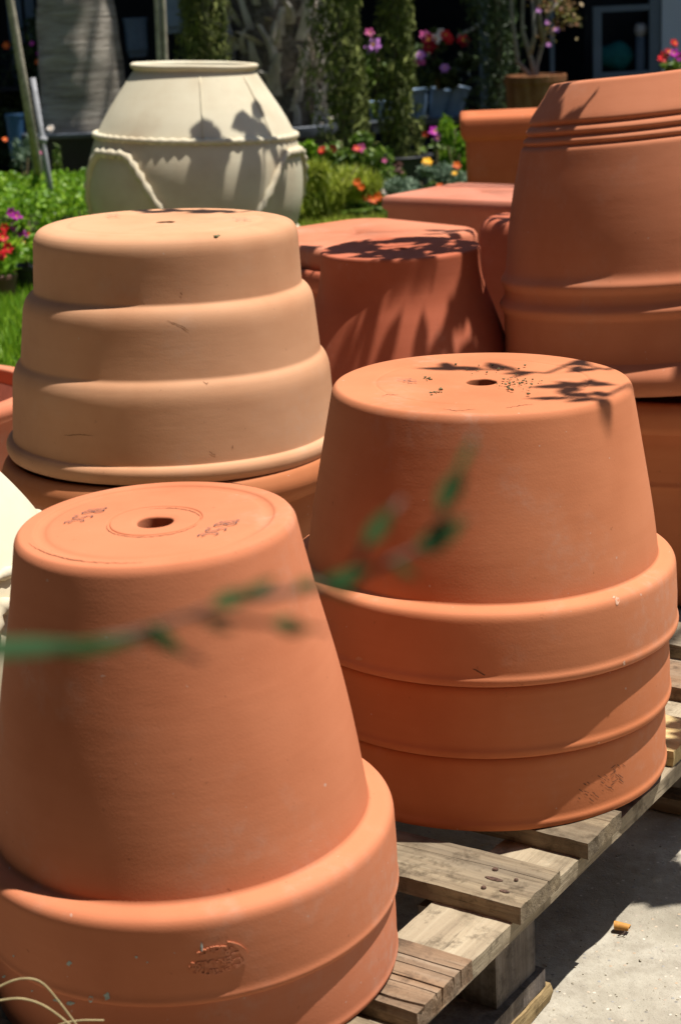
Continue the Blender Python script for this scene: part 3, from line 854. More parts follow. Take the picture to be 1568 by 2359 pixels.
# ------------------------------------------------------------------ plants
def leaf_quads(vs_, fs, rn, c, size, aspect, rg, up=.0, seg=1):
    d = Vector((rg.gauss(0, 1), rg.gauss(0, 1), rg.gauss(0, 1)+up)).normalized()
    s = d.cross(Vector((rg.gauss(0, 1), rg.gauss(0, 1), rg.gauss(0, 1)))).normalized()
    L = size*rg.uniform(.6, 1.3); Wd = L*aspect
    b = len(vs_)
    nrm = d.cross(s)*L*.12
    vs_ += [c-d*L*.5, c+s*Wd*.5-nrm*0, c+d*L*.5-nrm, c-s*Wd*.5]
    fs.append((b, b+1, b+2, b+3)); rn.append(rg.random())
def foliage(name, parent, n, pos, size, aspect, mat, rg, up=0):
    vs_, fs, rn = [], [], []
    for i in range(n):
        leaf_quads(vs_, fs, rn, Vector(pos(rg)), size, aspect, rg, up)
    return pymesh(name, vs_, fs, mat, parent, False, rn)
def clumpy(rx, ry, z0, z1, k, rg, cr=.35, shell=True):
    """sampler: leaves gathered in clumps filling a rough ellipsoid"""
    cs = []
    for i in range(k):
        while True:
            p = Vector((rg.uniform(-1, 1), rg.uniform(-1, 1), rg.uniform(-1, 1)))
            if p.length < 1: break
        cs.append((p, rg.uniform(.5, 1.1)*cr))
    def f(r):
        c, s = r.choice(cs)
        q = Vector((r.gauss(0, 1), r.gauss(0, 1), r.gauss(0, 1))).normalized()*s*(r.random()**.4)
        p = c+q
        return Vector((p.x*rx, p.y*ry, max(z0*.0+z0, (z0+z1)/2+p.z*(z1-z0)/2)))
    return f
GREEN = leafy('leaf_green', [(.045, .095, .012), (.10, .18, .020), (.19, .27, .03)])
BRIGHT = leafy('leaf_bright', [(.08, .19, .010), (.17, .34, .015), (.30, .46, .03)], .45, .35)
YELG = leafy('leaf_yellowgreen', [(.17, .22, .02), (.36, .42, .04), (.52, .56, .09)], .6, .4)
SILV = leafy('leaf_silver', [(.07, .125, .07), (.14, .21, .13), (.24, .31, .21)], .7, .1)
DARK = leafy('leaf_dark', [(.014, .030, .010), (.036, .066, .018), (.07, .11, .03)], .5, .1)
CYP = leafy('cypress_leaf', [(.055, .070, .015), (.12, .145, .03), (.22, .24, .055)], .8, .1)
OLIVE = leafy('twig_leaf', [(.018, .060, .020), (.035, .10, .035), (.055, .13, .06)], .4, .15)
REDL = leafy('leaf_reddish', [(.10, .03, .03), (.22, .09, .09), (.30, .18, .15)], .6, .2)
STEM = simple('stem', (.12, .10, .05), .8, .2, .3, 60)
BARK = simple('bark', (.20, .17, .13), .9, .1, .35, 40, .004)
def petal_mat(n, c): return simple(n, c, .5, .3, .12, 60)
FL = dict(red=petal_mat('petal_red', (.62, .015, .02)), dred=petal_mat('petal_crimson', (.32, .005, .015)), pink=petal_mat('petal_pink', (.70, .12, .35)), mag=petal_mat('petal_magenta', (.55, .035, .42)),
          lil=petal_mat('petal_lilac', (.55, .22, .60)), white=petal_mat('petal_white', (.75, .68, .62)), org=petal_mat('petal_orange', (.80, .13, .015)), yel=petal_mat('petal_yellow', (.85, .45, .01)),
          pur=petal_mat('petal_purple', (.12, .01, .10)))
CENT = simple('flower_centre', (.6, .28, .03), .7, .2, .3, 200)
def flower(parent, p, size, mat, rg, petals=6, face=None):
    vs_, fs = [], []
    f = Vector(face or (rg.uniform(-.5, .6), -1, rg.uniform(.1, .9))).normalized()
    x = f.cross(Vector((0, 0, 1))).normalized(); y = x.cross(f)
    for layer in (0, 1):
        for k in range(petals):
            a = 2*math.pi*(k+.5*layer)/petals+rg.uniform(-.1, .1); s = size*.5*(1-.3*layer)
            d = x*math.cos(a)+y*math.sin(a); e = d.cross(f)
            b = len(vs_); o = Vector(p)+f*size*(.06+.10*layer)
            vs_ += [o, o+d*s*.6+e*s*.38+f*s*.16, o+d*s*1.0+f*s*(.05+.25*layer), o+d*s*.6-e*s*.38+f*s*.16]
            fs.append((b, b+1, b+2, b+3))
    c0 = Vector(p)+f*size*.2; b = len(vs_)
    for k in range(6):
        a = math.pi*k/3; vs_.append(c0+(x*math.cos(a)+y*math.sin(a))*size*.11)
    fs.append(tuple(range(b, b+6)))
    o = pymesh('flower', vs_, fs, mat, parent, False)
    o.data.materials.append(CENT); o.data.polygons[-1].material_index = 1
    return o
def plant(name, label, cat, base, rx, ry, h, n, ls, asp, mat, seed, flowers=(), stems=5, k=14, z0=0, group=None, cr=.35, up=0, stem_mat=None):
    rg = random.Random(seed)
    t = thing(name, label, cat, base, group)
    foliage('foliage', t, n, clumpy(rx, ry, z0, h, k, rg, cr), ls, asp, mat, rg, up)
    bm = bmesh.new()
    for i in range(stems):
        a = rg.uniform(0, 6.28); e = Vector((math.cos(a)*rx*rg.uniform(.2, .7), math.sin(a)*ry*rg.uniform(.2, .7), h*rg.uniform(.6, .9)))
        tube_bm(bm, [Vector((e.x*.1, e.y*.1, 0)), Vector((e.x*.35, e.y*.35, e.z*.5)), e], [.006, .004, .002], 5)
    bmobj('stem', bm, stem_mat or STEM, t)
    for (px, py, dy, s, c) in flowers:                       # a flower seen at px,py sits dy in front of the plant's centre
        p = at(px, py, base[1]-dy)-Vector(base)
        flower(t, p, s, FL[c], rg)
    return t

# lawn blades
def grass(name, label, x0, x1, y0, y1, n, h, mat, seed, z=0, mask=None):
    rg = random.Random(seed); vs_, fs, rn = [], [], []
    for i in range(n):
        x = rg.uniform(x0, x1); y = rg.uniform(y0, y1)
        if mask and not mask(x, y): continue
        hh = h*rg.uniform(.5, 1.3); a = rg.uniform(0, 3.14); wdt = .0035
        b = len(vs_); dx, dy = rg.gauss(0, .35)*hh, rg.gauss(0, .35)*hh
        vs_ += [Vector((x-wdt*math.cos(a), y-wdt*math.sin(a), z)), Vector((x+wdt*math.cos(a), y+wdt*math.sin(a), z)), Vector((x+dx, y+dy, z+hh))]
        fs.append((b, b+1, b+2)); rn.append(rg.random())
    o = pymesh(name, vs_, fs, mat, None, False, rn)
    return tag(o, label, 'grass', kind='stuff')
grass('lawn_grass', 'short green lawn grass at left and behind the jars', -1.6, -.15, 4.72, 9.0, 52000, .045, BRIGHT, 1)
grass('lawn_grass', 'sunlit yellow green lawn grass between jar and planters', -.15, 1.1, 4.75, 8.6, 34000, .05, YELG, 2)

# low hedge strip at left
rg = random.Random(3)
t = thing('low_hedge', 'clipped bright green low hedge at left behind the flower pots', 'hedge', (-1.25, 8.35, 0))
foliage('foliage', t, 17000, lambda r: Vector((r.uniform(-.65, .62), r.uniform(-.75, .75), (.26+.03*noise.noise(Vector((r.uniform(0, 30), 1, 1))))*(r.random()**.35))), .035, .5, BRIGHT, rg, .6)
loft('stem', [(rsq(.60, .05, 3, .70), .0), (rsq(.60, .05, 3, .70), .18)], simple('hedge_twigs', (.035, .05, .015), .9, .1, .4, 60, .02), t, cap1=True)

# nursery pots with petunias on the lawn at left
def nursery(label, cx, base_y, Y, r, h, flowers, seed, mat):
    p = ground_at(cx, base_y)
    b = Vector((p.x, p.y, 0))
    t = thing('nursery_pot', label, 'flower pot', b, 'nursery pots on the lawn')
    lathe('body', fillet([(0, 0), (r*.72, 0, .004), (r*.94, h-.02, 0)]), mat, t, 48)
    lathe('rim', fillet([(r*.94, h-.02), (r, h-.018, .002), (r, h, .003), (r-.006, h, .002), (r-.012, h-.03), (0, h-.03)]), mat, t, 48)
    return b+Vector((0, 0, h)), b
NPOT = simple('brown_plastic', (.16, .075, .055), .45, .4, .15, 20)
NPOT2 = simple('black_plastic', (.022, .022, .025), .4, .45, .2, 20)
q, b = nursery('brown plastic nursery pot with red and magenta flowers at the left edge', 5, 688, 6.2, .068, .095, (), 1, NPOT)
plant('flowering_plant', 'red flowers and broad leaves growing in the brown nursery pot at the left edge', 'flower', (q.x, q.y, .075), .12, .10, .16, 150, .075, .34, BRIGHT, 11,
      [(6, 548, .06, .05, 'red'), (18, 572, .07, .05, 'red'), (2, 590, .05, .05, 'red'), (12, 525, .02, .04, 'red')], 4)
q, b = nursery('dark nursery pot beside the brown one on the lawn', 66, 668, 6.6, .070, .10, (), 2, NPOT2)
plant('flowering_plant', 'magenta snapdragon-like spikes with red blooms behind the nursery pots', 'flower', (q.x, q.y, .08), .12, .10, .26, 170, .075, .3, BRIGHT, 12,
      [(28, 490, .05, .045, 'mag'), (38, 498, .06, .045, 'mag'), (46, 508, .05, .045, 'mag'), (36, 522, .06, .045, 'mag'), (46, 533, .05, .045, 'mag'), (54, 545, .06, .045, 'mag'), (45, 565, .05, .045, 'mag'),
       (56, 560, .02, .05, 'dred'), (62, 548, .0, .05, 'red'), (52, 578, .03, .045, 'dred')], 4)

# palms
def planter_tub(name, label, c, r, h, rim_h, mat, rimmat, z0=0):
    t = thing(name, label, 'planter', c)
    lathe('body', fillet([(0, z0), (r*.80, z0, .01), (r*.95, z0+h-rim_h, 0)]), mat, t, 64)
    lathe('rim', fillet([(r*.95, z0+h-rim_h), (r, z0+h-rim_h+.004, .004), (r*1.01, z0+h, .01), (r-.03, z0+h, .008), (r-.035, z0+h-.05), (0, z0+h-.05)]), rimmat, t, 64)
    return t
TUB = simple('tub_black', (.016, .017, .022), .5, .4, .2, 10)
TUBR = simple('tub_grey', (.10, .115, .14), .5, .4, .2, 10)
def trunk_mat(name, cols, sc):
    m, nt, b = new_mat(name, .92, .1)
    v = N(nt, 'ShaderNodeTexCoord').outputs['Object']
    g = noise_n(nt, v, 1, 6, .7, sc)
    nt.links.new(ramp(nt, g, [(.3, cols[0]), (.5, cols[1]), (.7, cols[2])]), b.inputs['Base Color'])
    bump(nt, b, g, 1, .03)
    return m
PT = trunk_mat('palm_trunk', [(.14, .12, .10), (.36, .32, .27), (.54, .49, .42)], (3, 3, 34))
ROOT = simple('root_mass', (.10, .055, .03), .95, .1, .5, 60, .01)
p1 = Vector((-1.40, 10.6, 0))
planter_tub('black_tub', 'black plastic tub with thin grey rim holding the smooth grey palm trunk', p1, .42, .37, .03, TUB, TUBR)
t = thing('palm_tree', 'palm with smooth ringed grey trunk in the black tub at upper left', 'palm tree', p1+Vector((0, 0, .315)))
trp = [(.27, 0), (.275, .06), (.262, .18), (.25, .34), (.245, .5), (.225, .75), (.20, 1.1), (.18, 1.6), (.17, 2.2), (.16, 5.7)]
lathe('trunk', fillet([(r, z, .05) for r, z in trp]), PT, t, 96, .02, 2)
lathe('root_collar', fillet([(.24, -.01), (.285, 0, .01), (.282, .035, .02), (.268, .055)]), ROOT, t, 48, .02, 4)
foliage('crown', t, 500, lambda r: Vector((r.gauss(0, .7), r.gauss(0, .7), 5.6+r.uniform(0, .5))), .5, .08, DARK, random.Random(4))
p2 = Vector((-.25, 10.8, 0))
planter_tub('black_tub', 'black tub with a broad grey rim holding the shaggy palm', p2, .44, .33, .065, TUB, TUBR)
t = thing('palm_tree', 'palm with shaggy trunk of old grey frond stubs in the tub with the broad rim', 'palm tree', p2+Vector((0, 0, .285)))
lathe('trunk', fillet([(.20, 0), (.235, .1, .05), (.25, .4, .05), (.25, .9), (.24, 2.2), (.2, 5.7)]), simple('fibre', (.17, .14, .11), .95, .05, .5, 40, .02), t, 64, .03, 5)
rg = random.Random(8)
BOOT = trunk_mat('frond_stub', [(.26, .235, .205), (.46, .42, .37), (.64, .60, .54)], (14, 14, 4))
bm = bmesh.new()
for i in range(330):
    z = -.02+i*.0064; a = i*2.399+rg.uniform(-.25, .25)
    rr = .245+rg.uniform(-.01, .015); L = rg.uniform(.14, .36); w0 = rg.uniform(.016, .046)
    tilt = rg.uniform(.15, .7) if i % 5 < 3 else rg.uniform(.8, 1.25)
    o = Vector((math.cos(a), math.sin(a), 0)); s = Vector((-math.sin(a), math.cos(a), 0)); up = Vector((0, 0, 1))
    pts = []; tw_ = rg.uniform(-.006, .006)
    for k in range(5):
        f = k/4; c = o*(rr+math.sin(tilt)*L*f*.75+.02*math.sin(f*3.1))+up*(z+math.cos(tilt)*L*f-(.03*f*f if i % 3 else -.01))+s*tw_*k*k

        wd_ = w0*(1-.62*f)+.004; th = .022*(1-.6*f)
        pts.append([bm.verts.new(c+s*wd_+o*-th*.4), bm.verts.new(c+o*th), bm.verts.new(c-s*wd_+o*-th*.4), bm.verts.new(c-o*th)])
    for A, B in zip(pts, pts[1:]):
        for k in range(4): bm.faces.new((A[k], A[(k+1) % 4], B[(k+1) % 4], B[k]))
    bm.faces.new(pts[-1])
bmesh.ops.recalc_face_normals(bm, faces=bm.faces)
bmobj('frond_stubs', bm, BOOT, t, False)
foliage('crown', t, 500, lambda r: Vector((r.gauss(0, .8), r.gauss(0, .8), 5.8+r.uniform(0, .5))), .5, .08, DARK, random.Random(5))

# cypresses
def cypress(label, c, r, h, n, seed, mat=CYP, zb=.0):
    rg = random.Random(seed)
    t = thing('cypress', label, 'cypress', c, 'slim cypresses in the background')
    cols = [(rg.uniform(-.5, .5)*r, rg.uniform(-.5, .5)*r, rg.uniform(.4, .75)*r, rg.uniform(0, 6)) for _ in range(6)]
    def pos(g):
        x, y, s, ph = g.choice(cols); z = zb+g.random()*(h-zb)
        a = g.uniform(0, 6.28); q = s*(g.random()**.35)*(1+.22*math.sin(z*9+ph)+.12*math.sin(z*23+ph*2))
        return Vector((x+.25*r*math.sin(z*4+ph)+q*math.cos(a), y+q*math.sin(a), z))
    foliage('foliage', t, n, pos, .055, .22, mat, rg, 1.7)
    tube('trunk', [(0, 0, 0), (0, 0, h*.5), (0, 0, h*.95)], [.03, .02, .008], BARK, t)
    return t
c = at(480, 130, 9.6); cypress('bright green cypress just behind the cream jar, between the palms', (c.x, c.y, .0), .13, 1.9, 5200, 1)
c = at(790, 300, 9.4); cypress('dark slim cypress with a pale sunlit right side, right of the shaggy palm', (c.x, c.y, .0), .155, 2.0, 7000, 2)
c = at(918, 300, 9.7); cypress('slim cypress growing from the black pot in the centre background', (c.x, c.y, .15), .115, 1.9, 6000, 3)
planter_tub('black_tub', 'plain black pot at the foot of the centre cypress', (c.x, c.y, 0), .185, .20, .02, TUB, TUB)
c = at(1150, 300, 11.2); cypress('dark cypress in shade left of the rusty planter', (c.x, c.y, .0), .20, 2.1, 6000, 4, DARK)
c = at(735, 300, 11.7); cypress('dark narrow cypress right behind the shaggy palm', (c.x+.02, c.y, .0), .13, 2.1, 4500, 6, DARK)

# stakes
CANE = simple('cane', (.40, .35, .27), .8, .2, .3, 25, .003)
STEEL = simple('grey_stake', (.33, .33, .35), .6, .3, .2, 25)
a, b = at(14, -60, 8.3), at(86, 375, 8.35)
tag(tube('leaning_pole', [a+(a-b)*.4, a, (a+b)/2, b, ground_at(92, 440)+Vector((0, 0, -.02))], [.017, .018, .020, .021, .021], CANE, None, 10), 'pale leaning wooden pole at the top left', 'pole')
a, b = at(76, 180, 8.1), at(113, 410, 8.15)
t = thing('garden_stake', 'thin grey metal stake leaning against the pale wooden pole', 'stake', (0, 0, 0))
tube('shaft', [a, b, b+(b-a)*.25], .013, STEEL, t, 8)
cc_ = at(98, 322, 8.13); tube('joint', [cc_+Vector((.006, 0, .014)), cc_-Vector((-.0, 0, .014))], .02, STEEL, t, 8)
for (x0, x1, lb) in ((358, 372, 'left of the two straight canes tied together above the cream jar'), (372, 386, 'right of the two straight canes tied together above the cream jar')):
    a, b = at(x0, -80, 9.0), at(x1, 240, 9.0)
    tag(tube('cane', [a+(a-b), a, b, b+(b-a)*.9], .0135, CANE, None, 8), lb, 'cane', 'pair of canes')

# flower bed in the centre
def gp(px, py, Y):
    p = at(px, py, Y); return (p.x, p.y, 0)
plant('yellow_grass', 'tuft of tall yellow green grass right of the cream jar', 'plant', gp(762, 475, 8.5), .21, .16, .30, 3600, .10, .10, YELG, 21, [(822, 420, .12, .045, 'org'), (832, 432, .14, .04, 'org')], 3, 10, up=2.2, cr=.5)
plant('rose_bush', 'green bush with red roses below the broad-rimmed tub', 'bush', gp(800, 430, 9.1), .27, .2, .38, 3600, .038, .55, GREEN, 22,
      [(742, 348, .15, .055, 'red'), (769, 343, .15, .05, 'dred'), (832, 342, .15, .055, 'pink'), (822, 344, .15, .05, 'red'), (790, 395, .2, .03, 'red')], 6, 18)
plant('flower_patch', 'low orange-red flowers and white blooms at the lawn edge', 'flowers', gp(862, 462, 8.5), .12, .08, .07, 420, .035, .5, GREEN, 23,
      [(845, 455, .05, .05, 'org'), (868, 453, .05, .055, 'org'), (858, 461, .07, .05, 'org'), (880, 442, .0, .035, 'white'), (868, 440, .0, .035, 'white'), (893, 452, .0, .035, 'white')], 3, 8)
plant('silver_shrub', 'silvery green daisy shrub with one yellow bloom, left of the tall box planter', 'bush', gp(992, 445, 8.4), .21, .17, .25, 3600, .040, .25, SILV, 24,
      [(983, 374, .15, .055, 'yel'), (1051, 382, .13, .045, 'org'), (1012, 432, .2, .045, 'org'), (1046, 400, .1, .03, 'yel')], 6, 16, up=.8)
plant('reddish_sprigs', 'small plant with dusty pink sprigs left of the silvery shrub', 'plant', gp(903, 425, 9.0), .06, .06, .24, 260, .035, .5, REDL, 25, [(885, 370, .05, .03, 'pink')], 4, 6)
plant('purple_flower_plant', 'dark purple and magenta flowers behind the silvery shrub', 'flower', gp(1012, 390, 9.9), .11, .1, .34, 500, .05, .4, GREEN, 26,
      [(998, 304, .08, .07, 'mag'), (1016, 312, .08, .07, 'pur'), (1006, 320, .09, .06, 'pur'), (1022, 300, .05, .05, 'pur'), (978, 310, .1, .04, 'red')], 5, 8)
plant('leafy_plant', 'bright green leafy plant at the left side of the tall box planter', 'plant', gp(1045, 400, 9.6), .13, .1, .42, 900, .07, .22, BRIGHT, 27, (), 6, 9, up=1.2)
plant('ground_plants', 'low dark green planting along the foot of the black tubs', 'plants', gp(930, 420, 9.8), .45, .2, .14, 2600, .05, .4, GREEN, 28, [(843, 355, .1, .035, 'pink')], 3, 24)
plant('low_greenery', 'leafy greenery spilling beside the right flank of the cream jar', 'plant', gp(715, 400, 8.9), .10, .1, .38, 700, .05, .4, BRIGHT, 29, (), 4, 8)
plant('tall_weeds', 'grey green weeds with yellow tips growing in front of the leaning pole', 'plant', gp(55, 440, 8.9), .11, .1, .44, 700, .05, .18, SILV, 30, [(80, 348, .05, .02, 'yel'), (95, 352, .05, .02, 'pink'), (12, 322, 0, .03, 'org')], 6, 8, up=1.5)
plant('tall_weeds', 'single green weed stem in front of the black palm tub', 'plant', gp(138, 430, 9.2), .03, .03, .34, 110, .05, .18, GREEN, 31, [(118, 297, 0, .05, 'white')], 3, 5, up=1.5)
plant('shade_shrub', 'dark shrub with scattered red and purple blooms in deep shade at the left edge', 'bush', (-2.35, 12.3, 0), .65, .3, 1.3, 4200, .07, .4, DARK, 32,
      [(16, 105, .2, .06, 'org'), (88, 144, .2, .05, 'org'), (92, 125, .2, .05, 'mag'), (75, 100, .2, .04, 'mag'), (48, 130, .1, .04, 'pur')], 8, 22)

# dahlias in pale blue hanging pots
PBL = simple('pale_blue_plastic', (.24, .36, .52), .5, .35, .12, 8)
for i, (x, y, tl, lab_) in enumerate(((962, 237, -.05, 'pale blue pot on the left of the row under the dahlias'), (1002, 236, .22, 'middle pale blue tilted pot under the dahlias'), (1040, 228, .28, 'right pale blue tilted pot under the dahlias'), (875, 265, 0, 'pale blue pot half hidden between two cypresses'))):
    p = at(x, y, 11.4)
    t = thing('blue_pot', lab_, 'flower pot', p-Vector((0, 0, .11)), 'pale blue pots', axis=Vector((tl, 0, 1)).normalized())
    lathe('body', fillet([(0, 0), (.050, 0, .004), (.068, .18, 0)]), PBL, t, 32)
    lathe('rim', fillet([(.068, .18), (.073, .182, .002), (.073, .198, .002), (.067, .198), (.064, .17), (0, .17)]), PBL, t, 32)
SHELF = simple('bench_metal', (.06, .07, .08), .6, .3, .2, 10)
p = at(990, 268, 11.4)
t = thing('plant_bench', 'dark metal plant bench carrying the pale blue pots', 'bench', (p.x-.02, p.y, 0))
bm = bmesh.new(); box_bm(bm, (-.45, -.22, p.z-.035), (.32, .22, p.z-.005), .004); bmobj('bench_top', bm, SHELF, t, False)
for sx in (-.42, .29):
    for sy in (-.19, .19):
        bm = bmesh.new(); box_bm(bm, (sx-.014, sy-.014, 0), (sx+.014, sy+.014, p.z-.036)); bmobj('leg', bm, SHELF, t, False)
p = at(1010, 200, 11.3)
plant('dahlia_plant', 'dahlias with crimson, pink and white blooms above the pale blue pots', 'flower', (p.x, p.y, p.z-.02), .18, .12, .36, 1000, .075, .45, DARK, 33,
      [(978, 84, .1, .09, 'pink'), (988, 95, .12, .11, 'dred'), (990, 110, .13, .11, 'dred'), (1003, 90, .12, .08, 'white'), (1026, 82, .1, .08, 'red'), (1034, 92, .1, .07, 'red'), (1066, 96, .05, .10, 'dred'), (968, 130, .14, .09, 'lil'), (966, 142, .14, .08, 'pink'), (1024, 158, .14, .07, 'lil'), (1016, 75, .08, .06, 'white')], 6, 12)
p = at(862, 150, 10.8)
plant('daisy_plant', 'pink flowers with orange hearts between the two cypresses', 'flower', (p.x, p.y, p.z-.3), .07, .08, .42, 240, .06, .4, GREEN, 34, [(861, 108, .1, .12, 'lil'), (850, 76, .1, .065, 'pink')], 3, 6)
p = at(1555, 170, 8.0)
plant('geranium_plant', 'red and magenta geraniums at the right edge above the ribbed pot', 'flower', (p.x+.02, p.y, p.z-.06), .12, .1, .13, 420, .04, .6, GREEN, 35,
      [(1530, 128, .08, .05, 'red'), (1538, 122, .08, .05, 'dred'), (1550, 100, .05, .045, 'red'), (1552, 124, .1, .05, 'mag'), (1562, 130, .1, .05, 'mag'), (1522, 138, .06, .05, 'red')], 4, 8)
t = thing('geranium_pot', 'tall terracotta pot holding the geraniums, mostly hidden by the ribbed pot', 'flower pot', (p.x+.02, p.y, 0))
lathe('body', fillet([(0, 0), (.12, 0, .01), (.15, p.z-.12, 0)]), TC['E'], t, 48)
lathe('rim', fillet([(.15, p.z-.12), (.165, p.z-.115, .004), (.165, p.z-.06, .006), (.14, p.z-.06), (.13, p.z-.1), (0, p.z-.1)]), TC['E'], t, 48)

# rusty cylinder planter with a small bare-stemmed bougainvillea
p = at(1232, 180, 10.2)
CORT = trunk_mat('corten', [(.10, .035, .015), (.22, .09, .04), (.34, .20, .11)], (9, 9, 2))
t = thing('rusty_planter', 'rusty brown cylindrical planter behind the ribbed pot', 'planter', (p.x, p.y, 0))
hh = p.z+.02
lathe('body', fillet([(0, 0), (.155, 0, .005), (.170, hh-.05, 0)]), CORT, t, 64)
lathe('rim', fillet([(.170, hh-.05), (.178, hh-.046, .003), (.178, hh-.002, .005), (.165, hh, .003), (.160, hh-.04), (0, hh-.04)]), CORT, t, 64)
GB = simple('grey_bark', (.20, .18, .16), .85, .2, .35, 40, .004)
t = thing('bougainvillea', 'small grey-stemmed bougainvillea with sparse pink and yellow leaves in the rusty planter', 'shrub', (p.x, p.y, hh-.045))
bm = bmesh.new()
for pts in ([(0, 0, 0), (-.02, 0, .12), (-.07, 0, .30), (-.06, 0, .55), (-.1, 0, .9)], [(0, 0, 0), (.01, .02, .10), (.05, .02, .22), (.07, 0, .36), (.16, 0, .46)], [(-.03, 0, .16), (.0, 0, .26), (-.01, 0, .5)], [(.05, .02, .22), (.02, 0, .40), (.05, 0, .6), (.0, 0, .9)], [(-.01, 0, .02), (-.10, 0, .12), (-.13, 0, .4), (-.12, 0, .8)]):
    tube_bm(bm, pts, [.017-.0025*i for i in range(len(pts))], 7)
bmobj('stem', bm, GB, t)
BOUG = leafy('bougainvillea_leaf', [(.04, .07, .02), (.22, .10, .04), (.20, .24, .05), (.40, .20, .14)], .6, .3)
rg = random.Random(40)
cl_ = [(-.06, .5), (.05, .45), (.12, .42), (.18, .40), (.2, .34), (0, .62), (-.08, .7), (.02, .8), (-.13, .8), (.08, .28)]
foliage('foliage', t, 420, lambda r: (lambda c: Vector((c[0]+r.gauss(0, .035), r.gauss(0, .05), c[1]+r.gauss(0, .035))))(r.choice(cl_)), .035, .6, BOUG, rg)
for (x, y) in ((1258, 52), (1263, 104), (1239, 25), (1282, 70)):
    flower(t, at(x, y, p.y-.05)-Vector(t.location), .035, FL['lil'], rg)

# shade house behind everything
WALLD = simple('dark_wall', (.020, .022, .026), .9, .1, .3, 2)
FRAME = simple('blue_grey_paint', (.10, .135, .17), .6, .3, .1, 6)
WHITEW = simple('white_wall', (.40, .47, .54), .8, .2, .05, 2)
t = thing('shade_house', 'dark open-fronted nursery building with blue grey door frames across the background', 'building', (0, 12.6, 0))
def box(name, lo, hi, mat, parent, bev=0):
    bm = bmesh.new(); box_bm(bm, lo, hi, bev); return bmobj(name, bm, mat, parent, False)
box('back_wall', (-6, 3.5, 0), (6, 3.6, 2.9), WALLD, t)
box('roof', (-6.2, -1.0, 2.9), (6.2, 3.7, 3.0), WALLD, t)  # unseen roof, added to darken the inside
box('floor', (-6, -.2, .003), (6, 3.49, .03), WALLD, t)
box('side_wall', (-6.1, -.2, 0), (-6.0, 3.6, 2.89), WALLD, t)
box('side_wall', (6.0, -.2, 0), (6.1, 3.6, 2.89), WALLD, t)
def px(x, Y=12.6): return at(x, 60, Y).x
x0 = px(1520)
wl = box('white_wall', (x0, -.05, 0), (x0+2.2, .05, 2.89), WHITEW, t)
xa, xb, xc = px(1364), px(1383), px(1500)
zt = at(1430, 26, 12.6).z; zb_ = at(1430, 178, 12.6).z
fr = thing('display_cabinet', 'blue grey framed glazed cabinet with a teal cushion inside, at upper right', 'cabinet', (0, 12.6, 0))
box('frame_post', (xa, -.03, 0), (xb, .03, zt+.04), FRAME, fr); box('frame_post', (xc-.02, -.03, 0), (xc+.06, .03, 2.7), FRAME, fr)
box('frame_rail', (xb+.001, -.028, zt), (xc-.021, .028, zt+.04), FRAME, fr)
box('frame_rail', (xb+.001, -.028, zb_), (xc-.021, .028, zb_+.04), FRAME, fr)
box('back_panel', (xa, .40, .0), (xc, .42, zt+.5), WALLD, fr)
box('shelf', (xb, -.02, zb_-.03), (xc-.02, .40, zb_-.002), FRAME, fr)
t2 = thing('teal_cushion', 'dark teal rounded cushion inside the glazed cabinet', 'cushion', (px(1420), 12.75, zb_+.04))
bm = bmesh.new(); bmesh.ops.create_uvsphere(bm, u_segments=24, v_segments=16, radius=1)
for v in bm.verts: v.co = Vector((v.co.x*.145, v.co.y*.09, max(-.0, .10+v.co.z*.10*(1+.15*math.sin(v.co.x*4)))))
bmobj('cushion_body', bm, simple('teal', (.008, .10, .10), .8, .2, .2, 20), t2)
tube('piping', [(.145*math.cos(a_*math.pi/12), .092*math.sin(a_*math.pi/12), .10) for a_ in range(25)], .004, simple('teal_piping', (.01, .13, .13)), t2, 6)
t2 = thing('white_vase', 'small pale round vase on a stand in the cabinet', 'vase', (px(1479), 12.68, 0))
zz = at(1479, 68, 12.68).z
lathe('body', fillet([(0, zz-.05), (.025, zz-.05, .004), (.05, zz-.01, .02), (.04, zz+.035, .015), (.022, zz+.045, .004), (.018, zz+.03)]), simple('pale_glaze', (.38, .38, .40), .4, .4, .05), t2, 32)
tube('stand', [(0, 0, .03), (0, 0, zz-.05)], [.05, .035], FRAME, t2, 12)
# posts of the shade house
for x, wd_, lab_ in ((1112, .035, None), (40, .05, None), (75, .03, None), (1268, .015, None)):
    xx = px(x); box('post', (xx-wd_, -.06, 0), (xx+wd_, .0, 2.89), FRAME, t)
a = at(1062, 78, 12.0); b = at(1112, 48, 12.0)
tag(tube('hose', [a-(b-a)*.2, a, (a+b)/2+Vector((0, 0, -.01)), b], .010, simple('pale_hose', (.35, .35, .30)), None, 8), 'pale hose slanting down beside the dahlias', 'hose')
# pots and clutter standing inside at the left
for i, (x, y, s, c, lb) in enumerate(((205, 60, .1, (.10, .2, .3), 'blue plastic crate in the shade left of the smooth palm'), (40, 318, .055, (.04, .11, .22), 'blue bucket in the shade at the left edge'), (395, 35, .09, (.20, .28, .33), 'pale bucket in the shade right of the canes'), (315, 90, .08, (.10, .15, .2), 'dim grey bucket between palm and canes'))):
    p = at(x, y, 12.3 if i != 1 else 10.4)
    t2 = thing('bucket', lb, 'bucket', (p.x, p.y, p.z-.12), 'buckets in the shade')
    m_ = simple('bucket_%d' % i, c, .5, .3, .1)
    lathe('body', fillet([(0, 0), (s*.8, 0, .01), (s, .24, 0)]), m_, t2, 32)
    lathe('rim', fillet([(s, .24), (s*1.06, .242, .003), (s*1.06, .26, .003), (s*.97, .26), (s*.9, .03), (0, .03)]), m_, t2, 32)
